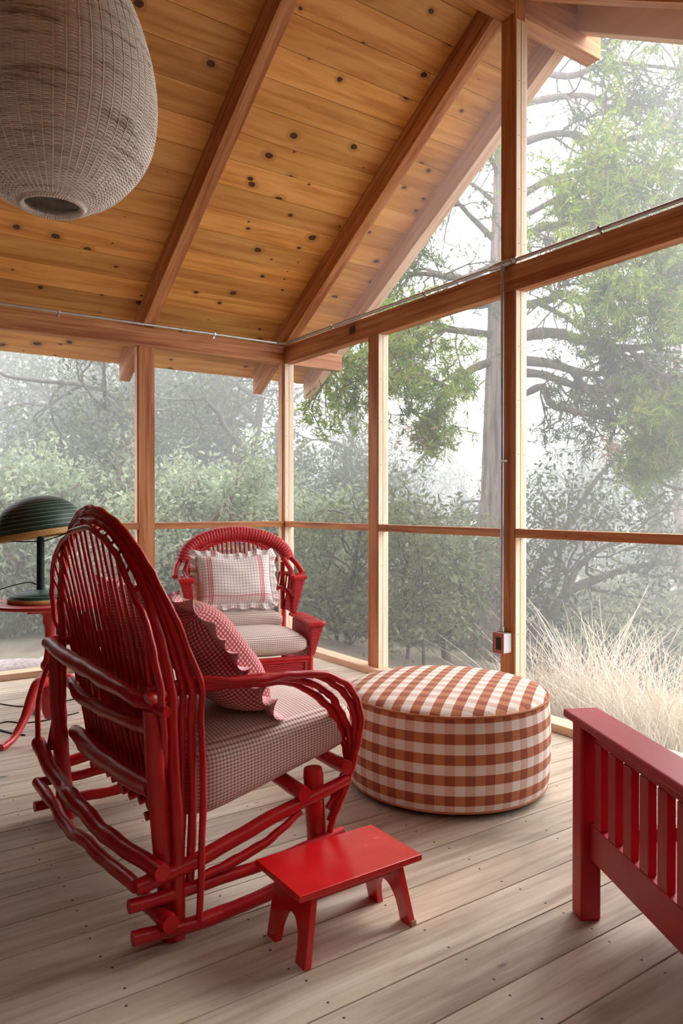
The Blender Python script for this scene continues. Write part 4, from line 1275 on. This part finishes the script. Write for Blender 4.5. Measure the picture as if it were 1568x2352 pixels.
for px, dp, pr_, rz, sc_, lb in near:
    x, y_ = place(px, dp); copy_thing(pr_, x, y_, rz, sc_, lb)
far = [(-60, 17, oakC, 1, 1.0, 'hazy oak at the far left edge of the picture above the manzanita'),
       (110, 18, oakC, 2.5, 1.05, 'tall hazy oak high behind the green lamp'), (330, 16, oakC, .4, .95, 'tall hazy oak right behind the tall fir post'),
       (520, 17, oakC, 3.6, .95, 'tall hazy oak high behind the wicker armchair'), (680, 19, oakB, .9, 1.0, 'hazy oak in the fog behind the corner post'),
       (820, 17, oakA, 2.2, .9, 'hazy oak in the fog behind the left gable post'), (900, 20, oakB, .1, .85, 'faint oak in the fog below the hanging cedar sprays'),
       (1080, 18, oakA, 1.9, .9, 'faint oak in the fog just left of the cedar trunk'), (1280, 16, oakA, 4.5, .95, 'hazy oak behind the leaning oak stems'),
       (1420, 19, oakB, 3.1, 1.0, 'hazy oak in the fog behind the dry grass'), (1560, 16, oakA, 5.7, 1.0, 'hazy oak at the right edge of the picture'),
       (1700, 14, oakB, 1.5, 1.0, 'oak just outside the right edge with branches reaching in'), (-250, 13, oakA, 2.9, 1.1, 'oak just outside the left edge with branches reaching in'),
       (1500, 25, oakC, 5.0, .9, 'very faint tall tree high in the fog at the right'), (760, 25, oakC, 1.0, .95, 'very faint tall tree in the fog right of the corner post'),
       (210, 24, oakC, 4.0, 1.1, 'very faint tall tree in the fog left of the tall fir post'), (450, 25, oakC, 5.0, 1.1, 'very faint tall tree in the fog left of the corner post')]
for px, dp, pr_, rz, sc_, lb in far:
    x, y_ = place(px, dp); copy_thing(pr_, x, y_, rz, sc_, lb)
mz = [(20, 8.6, .2, .92, 'pale green manzanita bush behind the green lamp'), (165, 9.3, 2.0, .80, 'pale green manzanita bush right of the green lamp'),
      (300, 8.9, 4.1, .82, 'pale manzanita bush just left of the tall fir post'), (470, 9.2, 5.3, .86, 'pale manzanita bush above the wicker armchair'),
      (590, 9.4, 1.1, .78, 'pale manzanita bush left of the corner post')]
for px, dp, rz, sc_, lb in mz:
    x, y_ = place(px, dp); copy_thing(manz, x, y_, rz, sc_ * 1.22, lb)
bs = [(700, 9.4, .5, .8, 'leafy shrub low in the screen beside the wicker armchair'), (800, 9.6, 2.2, .8, 'thin stemmed shrub low beside the left gable post'),
      (930, 9.6, 3.9, .7, 'thin stemmed shrub behind the ottoman left of the cedar trunk'), (1010, 10.2, 5.5, .8, 'leafy shrub close left of the cedar trunk'),
      (1262, 9.0, 1.4, .42, 'leafy shrub right of the outlet box post'), (1400, 9.2, 2.8, .55, 'leafy shrub behind the dry grass'), (1520, 8.4, 4.4, 1.1, 'leafy shrub at the right edge behind the dry grass'),
      (1330, 11.5, .7, 1.3, 'tall brush between the dry grass and the leaning oak')]
for px, dp, rz, sc_, lb in bs:
    x, y_ = place(px, dp); copy_thing(brsh, x, y_, rz, sc_, lb)

# leaning oak right of the conduit post, with crooked dark stems under a spreading crown
def leaning_oak():
    rg = np.random.default_rng(44)
    x, y_ = place(1190, 8.2); z0 = float(ground_z(x, y_))
    t = thing('leaning_oak', 'dark oak with crooked stems leaning right under its crown, right of the middle post', 'tree', (x, y_, z0))
    rv = np.array((.8246, -.5655, 0)); fv = np.array((.5655, .8245, 0))
    m = M(); tips = []
    def W3(px, py, dep):
        q = (px - 784.) / 1689; x, y2 = place(px, dep); return np.array((x, y2, 1.25 + (1163 - py) / 1689. * dep))
    stems = [([(1150, 1640), (1200, 1520), (1255, 1440), (1300, 1365), (1370, 1330), (1470, 1300), (1600, 1290)], .085, 8.2),
             ([(1150, 1600), (1205, 1480), (1245, 1410), (1275, 1340), (1285, 1290), (1290, 1240)], .055, 8.3),
             ([(1195, 1420), (1215, 1340), (1260, 1265), (1300, 1210), (1370, 1100), (1430, 1040)], .06, 8.6),
             ([(1300, 1365), (1330, 1300), (1400, 1250), (1480, 1230)], .045, 8.3)]
    for pts, r, dep in stems:
        P = cat_rom([W3(a, b, dep + .12 * i) for i, (a, b) in enumerate(pts)], 5)
        m.tube(P, np.linspace(r, r * .35, len(P)) * (1 + rg.normal(0, .05, len(P))), 9, False)
        for i in range(len(P) // 3, len(P), 2):
            dd = nrm(rg.normal(size=3) * .8 + rv * .4 + np.array((0, 0, .35)))
            branch(m, rg, P[i], dd, rg.uniform(.5, .9), r * .28, 1, tips, .1, .8, .3, 3, 4, .003)
    m.build('trunk', BARK_O, t, smooth=True)
    C, U, V = leaves(rg, np.array(tips), .14, 17, .034)
    quads_mesh('foliage', C, U, V, OAKL, t)
leaning_oak()

# incense cedar ------------------------------------------------
def cedar():
    rg = np.random.default_rng(5)
    rv = np.array((.8246, -.5655, 0)); fv = np.array((.5655, .8245, 0))
    def W3(px, py, dep):
        x, y2 = place(px, dep); return np.array((x, y2, 1.25 + (1163 - py) / 1689. * dep))
    DP = 9.0
    base = W3(1112, 1560, DP)
    t = thing('cedar_tree', 'tall cedar with furrowed pinkish bark and drooping green sprays behind the middle post', 'tree', tuple(base))
    # fluted trunk
    prof_ = [(1620, 1108, 60), (1560, 1112, 47), (1500, 1117, 38), (1400, 1124, 32), (1200, 1131, 28), (1000, 1136, 26), (800, 1142, 24), (600, 1147, 22.5), (400, 1152, 20), (200, 1158, 18), (0, 1163, 15), (-400, 1172, 10), (-900, 1180, 4)]
    n = 40; ang_ = np.arange(n) * 2 * math.pi / n
    V = []; 
    zs = [p[0] for p in prof_][::-1]
    rows_ = np.linspace(1620, -900, 90)
    for i, yy in enumerate(rows_):
        cx_ = np.interp(yy, zs, [p[1] for p in prof_][::-1]); hw = np.interp(yy, zs, [p[2] for p in prof_][::-1])
        c = W3(cx_, yy, DP); r = hw / 1689. * DP * 1.0
        rr = r * (1 + .07 * np.sin(ang_ * 7 + yy * .002) + .045 * np.sin(ang_ * 13 + 1 + yy * .004) + rg.normal(0, .012, n))
        V.append(np.stack([c[0] + rr * np.cos(ang_), c[1] + rr * np.sin(ang_), np.full(n, c[2])], 1))
    m = M(); m.grid(np.array(V).transpose(1, 0, 2)[::-1], None, closeu=True)
    m.build('trunk', BARK_C, t, smooth=True)
    green = []; dark = []; dead = []
    bmx = [M(), M()]
    def limb(pts, r, dep0, dep1, kind, nb=8, tl=.6, spray=1.0, drop=.25):
        P = cat_rom([W3(a, b, dep0 + (dep1 - dep0) * i / (len(pts) - 1)) for i, (a, b) in enumerate(pts)], 5)
        bm = M(); bm.tube(P, np.linspace(r, r * .35, len(P)) * (1 + rg.normal(0, .06, len(P))), 8, False)
        tips = []
        for k in range(nb):
            i = int(rg.uniform(.25, 1) * (len(P) - 1))
            d0 = P[min(i + 1, len(P) - 1)] - P[i - 1]
            dd = nrm(nrm(d0) * .8 + rg.normal(size=3) * .55 + np.array((0, 0, -.1)))
            branch(bm, rg, P[i], dd, rg.uniform(.5, 1) * tl, r * .3, 1, tips, -drop, .7, .25, 3, 4, .003)
        bm.build('branch', BARK_P, t, smooth=True)
        kind += [(q, spray) for q in tips]
    # limbs left of the post
    limb([(1130, 830), (1080, 850), (1035, 890), (1005, 880), (960, 860), (900, 850)], .055, 9, 7.6, green, 12, .55, 1.15)
    limb([(1130, 770), (1050, 760), (960, 750), (900, 780), (820, 840)], .05, 9, 7.4, green, 16, .7, 1.1)
    limb([(1130, 700), (1060, 705), (960, 690), (880, 740), (800, 800), (760, 860)], .045, 9, 7.6, green, 14, .7)
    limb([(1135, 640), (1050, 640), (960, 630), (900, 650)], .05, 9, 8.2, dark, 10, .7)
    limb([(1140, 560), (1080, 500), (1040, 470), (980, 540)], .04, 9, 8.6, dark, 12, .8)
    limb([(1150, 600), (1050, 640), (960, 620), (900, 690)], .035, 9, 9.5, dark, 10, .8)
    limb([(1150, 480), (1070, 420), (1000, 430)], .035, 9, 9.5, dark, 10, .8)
    limb([(1150, 430), (1120, 340), (1130, 300)], .03, 9, 8.6, green, 8, .5)
    limb([(1030, 885), (1010, 940), (990, 960)], .02, 7.8, 7.6, green, 5, .35, 1.2, .6)
    # limbs right of the post
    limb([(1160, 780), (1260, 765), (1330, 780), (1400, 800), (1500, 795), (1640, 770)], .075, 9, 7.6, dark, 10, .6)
    limb([(1160, 825), (1260, 835), (1310, 850), (1360, 860), (1420, 855)], .07, 9, 8.2, green, 8, .5)
    limb([(1160, 855), (1240, 860), (1300, 880), (1380, 900), (1450, 900)], .06, 9, 7.9, dark, 8, .6)
    limb([(1160, 925), (1205, 905), (1245, 890), (1265, 930), (1320, 945), (1420, 965), (1500, 985)], .055, 9, 7.6, dark, 8, .5)
    limb([(1310, 850), (1350, 900), (1390, 940), (1450, 1000), (1490, 1050), (1520, 1110), (1600, 1130)], .04, 8.3, 7.6, dark, 5, .4)
    limb([(1160, 710), (1260, 690), (1290, 675), (1350, 685), (1430, 640), (1560, 660)], .055, 9, 7.8, dark, 14, .7)
    limb([(1240, 700), (1300, 730), (1330, 755), (1380, 760)], .035, 8.6, 8.2, dark, 8, .6)
    limb([(1400, 700), (1430, 720), (1500, 715), (1600, 690)], .035, 7.8, 7.4, dark, 8, .5)
    limb([(1490, 860), (1520, 900), (1540, 960)], .025, 7.5, 7.3, green, 16, .45, 1.25, .6)
    limb([(1440, 800), (1500, 850), (1560, 880)], .03, 7.6, 7.3, green, 16, .5, 1.2, .5)
    limb([(1440, 930), (1480, 970), (1530, 1000)], .025, 7.7, 7.4, green, 16, .4, 1.2, .5)
    limb([(1480, 620), (1440, 600), (1380, 640)], .03, 7.6, 7.3, green, 12, .5, 1.1, .4)
    limb([(1640, 560), (1560, 590), (1500, 640)], .03, 7.4, 7.2, green, 14, .5, 1.1, .4)
    limb([(1170, 560), (1230, 530), (1290, 520), (1400, 480)], .06, 9, 8, green, 14, .8)
    limb([(1170, 470), (1250, 420), (1340, 400), (1460, 390), (1600, 400)], .05, 9, 7.8, green, 26, .8, 1.1)
    limb([(1200, 500), (1300, 450), (1400, 440), (1520, 470)], .035, 8.6, 7.6, green, 22, .8, 1.1)
    limb([(1170, 340), (1280, 310), (1400, 330), (1540, 300)], .055, 9, 8, green, 16, .8)
    limb([(1170, 250), (1260, 230), (1350, 225), (1420, 260), (1560, 230)], .05, 9, 8.3, dark, 16, .8)
    limb([(1170, 150), (1300, 180), (1400, 150), (1600, 170)], .05, 9, 8.3, dark, 16, .9)
    limb([(1170, 60), (1300, 110), (1450, 90), (1640, 60)], .045, 9, 8.3, dark, 16, .9)
    def sprays(lst, mat, name, nb=15, ln=.085, rep=4):
        C0 = np.array([q for q, s_ in lst]); S0 = np.array([s_ for q, s_ in lst])
        C0 = np.repeat(C0, rep, 0); S0 = np.repeat(S0, rep)
        C0 = C0 + rg.normal(size=C0.shape) * .065
        N_ = len(C0)
        stem = nrm_rows(rg.normal(size=(N_, 3)) * .75 + rv * .15 + np.array((0, 0, -.55)))
        side = np.cross(stem, unit(rg, N_)); side /= np.linalg.norm(side, axis=1)[:, None]
        Cs = []; Us = []; Vs = []
        for k in range(nb):
            f = (k / (nb - 1) - .5) * 2
            tt = rg.uniform(.0, 1, N_)[:, None]
            dirv = nrm_rows(stem * (1 - .55 * abs(f)) + side * f * .9 + rg.normal(size=(N_, 3)) * .12)
            L_ = (ln * S0 * rg.uniform(.6, 1.2, N_))[:, None]
            c = C0 + stem * (tt - .3) * L_ * 1.3 + dirv * L_ * .55
            nrmv = np.cross(dirv, unit(rg, N_)); nrmv /= np.linalg.norm(nrmv, axis=1)[:, None]
            Cs.append(c); Us.append(nrmv * .0062); Vs.append(dirv * L_ * .55)
        quads_mesh(name, np.concatenate(Cs), np.concatenate(Us), np.concatenate(Vs), mat, t)
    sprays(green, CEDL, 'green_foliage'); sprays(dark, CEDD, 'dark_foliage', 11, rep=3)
    for px, py in ((1375, 675), (1430, 1030), (1400, 1020), (985, 1010), (955, 990), (1480, 980)):
        dead.append((W3(px, py, 7.7), 1.3)); dead.append((W3(px + 4, py + 10, 7.7), 1.3))
    sprays(dead, CEDR, 'dead_foliage', 9)
def nrm_rows(v): return v / np.maximum(np.linalg.norm(v, axis=1), 1e-9)[:, None]
cedar()
# slim distant trunks
def pole_tree(px, dep, r, label, mat, top=7.5):
    x, y_ = place(px, dep); z0 = float(ground_z(x, y_)) - .3
    rg = np.random.default_rng(int(px))
    t = thing('bare_tree_trunk', label, 'tree', (x, y_, z0))
    m = M(); P = cat_rom([(x, y_, z0), (x + .05, y_, z0 + 1.5), (x - .05, y_ + .05, z0 + 4), (x + .1, y_, z0 + top)], 6)
    m.tube(P, np.linspace(r, r * .5, len(P)), 12, False); m.build('trunk', mat, t, smooth=True)
    m2 = M(); tips = []
    for i in range(6, len(P)):
        branch(m2, rg, P[i], (rg.normal(), rg.normal(), .2), .9, r * .16, 1, tips, 0, .8, .3, 3, 4, .004)
    m2.build('branches', BARK_O, t, smooth=True)
    C, U, V = leaves(rg, np.array(tips), .2, 14, .045)
    quads_mesh('foliage', C, U, V, OAKL, t)
pole_tree(1512, 13, .17, 'pale grey bare trunk in the fog above the dry grass', BARK_O)
pole_tree(1562, 11, .085, 'slim reddish trunk at the right edge beyond the grass', BARK_M)
pole_tree(85, 15, .16, 'tall hazy trunk high in the far left screen', BARK_O, 8)

# crooked thin saplings left of the cedar
def sapling(pts, dep, r, label, leafm=OAKG, per=10):
    rg = np.random.default_rng(int(pts[0][0]))
    def W3(px, py, dep):
        x, y2 = place(px, dep); return np.array((x, y2, 1.25 + (1163 - py) / 1689. * dep))
    P = cat_rom([W3(a, b, dep) for a, b in pts], 5)
    x, y_, z_ = P[0]
    t = thing('crooked_sapling', label, 'sapling', (x, y_, z_))
    m = M(); m.tube(P, np.linspace(r, r * .4, len(P)) * (1 + rg.normal(0, .06, len(P))), 8, False); tips = []
    for i in range(4, len(P), 1):
        branch(m, rg, P[i], (rg.normal() * .8, rg.normal() * .8, .5), rg.uniform(.3, .6), r * .3, 1, tips, .1, .8, .3, 3, 4, .003)
    m.build('stem', BARK_O, t, smooth=True)
    C, U, V = leaves(rg, np.array(tips), .11, per, .034)
    quads_mesh('foliage', C, U, V, leafm, t)
sapling([(795, 1600), (800, 1480), (790, 1400), (808, 1330), (818, 1270), (830, 1200)], 8.0, .045, 'crooked grey stem left of the left gable post')
sapling([(780, 1600), (775, 1480), (760, 1400), (745, 1340), (770, 1260)], 8.2, .03, 'thin bent stem in the screen beside the wicker armchair')
sapling([(930, 1600), (938, 1470), (935, 1400), (925, 1330), (940, 1270), (935, 1210)], 7.6, .022, 'thin upright sapling behind the ottoman, leftmost of three')
sapling([(975, 1600), (972, 1480), (972, 1380), (968, 1300), (966, 1230)], 7.4, .018, 'thin straight sapling behind the ottoman, middle of three')
sapling([(1040, 1600), (1020, 1480), (1010, 1400), (1005, 1340), (1000, 1290), (960, 1250)], 8.0, .055, 'curved grey sapling behind the ottoman nearest the cedar trunk')
sapling([(1085, 1450), (1085, 1380), (1060, 1340), (1030, 1310), (1010, 1250)], 8.4, .04, 'bent stem arching left in front of the cedar base')

# dry grass and a stone
STRAWG = leafmat('dry_grass', [(.66, .56, .44), (.76, .68, .57), (.86, .80, .70), (.58, .47, .35)], .2, .7)
def grass(name, cx_, cy_, n, spread, h0, h1, seed, label):
    rg = np.random.default_rng(seed)
    t = tag_none = None
    c = rg.normal(size=(n, 2)) * spread
    X = cx_ + c[:, 0]; Y = cy_ + c[:, 1]
    Zg = ground_z(X, Y)
    hh = rg.uniform(h0, h1, n) * np.exp(-(c ** 2).sum(1) / (spread * 2.2) ** 2)
    lean = rg.normal(size=(n, 2)) * .42 + c * .9
    segs = 4; w = .0042
    V = []; F = []
    ts = np.linspace(0, 1, segs + 1)
    side = unit(rg, n); side[:, 2] = 0; side /= np.linalg.norm(side, axis=1)[:, None]
    pts = []
    for k, tt in enumerate(ts):
        p = np.stack([X + lean[:, 0] * hh * tt ** 1.5, Y + lean[:, 1] * hh * tt ** 1.5, Zg - .02 + hh * (tt - .12 * tt * tt)], 1)
        p[:, :2] += .01 * rg.normal(size=(n, 2)) * tt
        ww = w * (1 - .75 * tt)
        pts.append(p - side * ww); pts.append(p + side * ww)
    P = np.stack(pts, 1)        # n, 2*(segs+1), 3
    k2 = 2 * (segs + 1)
    base = np.arange(n)[:, None] * k2
    q = []
    for k in range(segs): q.append(base + np.array([2*k, 2*k+1, 2*k+3, 2*k+2])[None, :])
    Q = np.stack(q, 1).reshape(-1, 4)
    loc = np.array((cx_, cy_, float(ground_z(cx_, cy_))))
    me = bpy.data.meshes.new(name)
    PP = P.reshape(-1, 3) - loc
    me.vertices.add(len(PP)); me.vertices.foreach_set('co', PP.astype(np.float32).ravel())
    me.loops.add(Q.size); me.loops.foreach_set('vertex_index', Q.astype(np.int32).ravel())
    me.polygons.add(len(Q)); me.polygons.foreach_set('loop_start', np.arange(0, Q.size, 4, dtype=np.int32))
    me.materials.append(STRAWG); me.update(calc_edges=True)
    o = bpy.data.objects.new(name, me); COL.objects.link(o); o.location = loc
    tag(o, label, 'grass'); return o
grass('dry_grass_clump', 4.42, 3.30, 520, .20, .45, 1.15, 1, 'tallest straw coloured dry grass clump outside the gable screens, middle of the clumps')
grass('dry_grass_clump', 4.30, 2.72, 600, .23, .40, .95, 2, 'bushy dry grass clump outside, behind the arm of the red bench')
grass('dry_grass_clump', 4.10, 3.62, 200, .15, .25, .80, 3, 'small dry grass clump outside just right of the ottoman')
grass('dry_grass_clump', 4.75, 2.20, 520, .26, .4, .95, 4, 'dry grass clump outside at the right edge of the picture')
STONE = barkmat('speckled_stone', (.25, .20, .20), (.45, .38, .38), (20, 20, 20), .4)
def stone(x, y_, s_, label):
    rg = np.random.default_rng(int(x * 100)); m = M()
    nu, nv = 18, 10; P = np.zeros((nu, nv, 3)); 
    z0 = float(ground_z(x, y_))
    for i in range(nu):
        for j in range(nv):
            a, b = i / nu * 6.283, (j / (nv - 1)) * math.pi
            r = 1 + .10 * math.sin(3 * a + b * 2) + .05 * math.sin(5 * a)
            P[i, j] = (s_ * r * math.cos(a) * math.sin(b) * 1.3, s_ * r * math.sin(a) * math.sin(b) * .8, s_ * .45 * math.cos(b))
    m.grid(P[::-1], None, closeu=True); o = m.build('garden_stone', STONE, None, smooth=True); o.location = (x, y_, z0 + .02); tag(o, label, 'stone')
stone(1.10, 6.30, .30, 'flat pinkish stone on the ground right outside the far sill at the left')
stone(1.62, 6.75, .16, 'rounded grey stone outside, half hidden by the near end of the settee post')

# fog: an L-shaped body of damp air lying outside the two screen walls
fg = Mat('fog'); fg.nt.nodes.remove(fg.b)
vs_ = fg.n('VolumeScatter'); vs_.inputs['Color'].default_value = (1, 1, 1, 1); vs_.inputs['Density'].default_value = .072
vs_.inputs['Anisotropy'].default_value = .3
fg.l(vs_.outputs[0], fg.out.inputs['Volume'])
m = M()
poly = [(-20, 7.2), (5.5, 7.2), (5.5, -8), (34, -8), (34, 34), (-20, 34)]
n = len(poly)
vb = [(x, y_, -4.5) for x, y_ in poly] + [(x, y_, 9.0) for x, y_ in poly]
m.add(vb, [tuple(range(n))[::-1], tuple(range(n, 2*n))] + [(i, (i+1) % n, n + (i+1) % n, n + i) for i in range(n)], [[(0, 0)] * n] * 2 + [[(0, 0)] * 4] * n)
fo_ = m.build('fog_bank', fg.m); tag(fo_, 'pale fog hanging between the trees outside the porch', 'fog', kind='stuff')
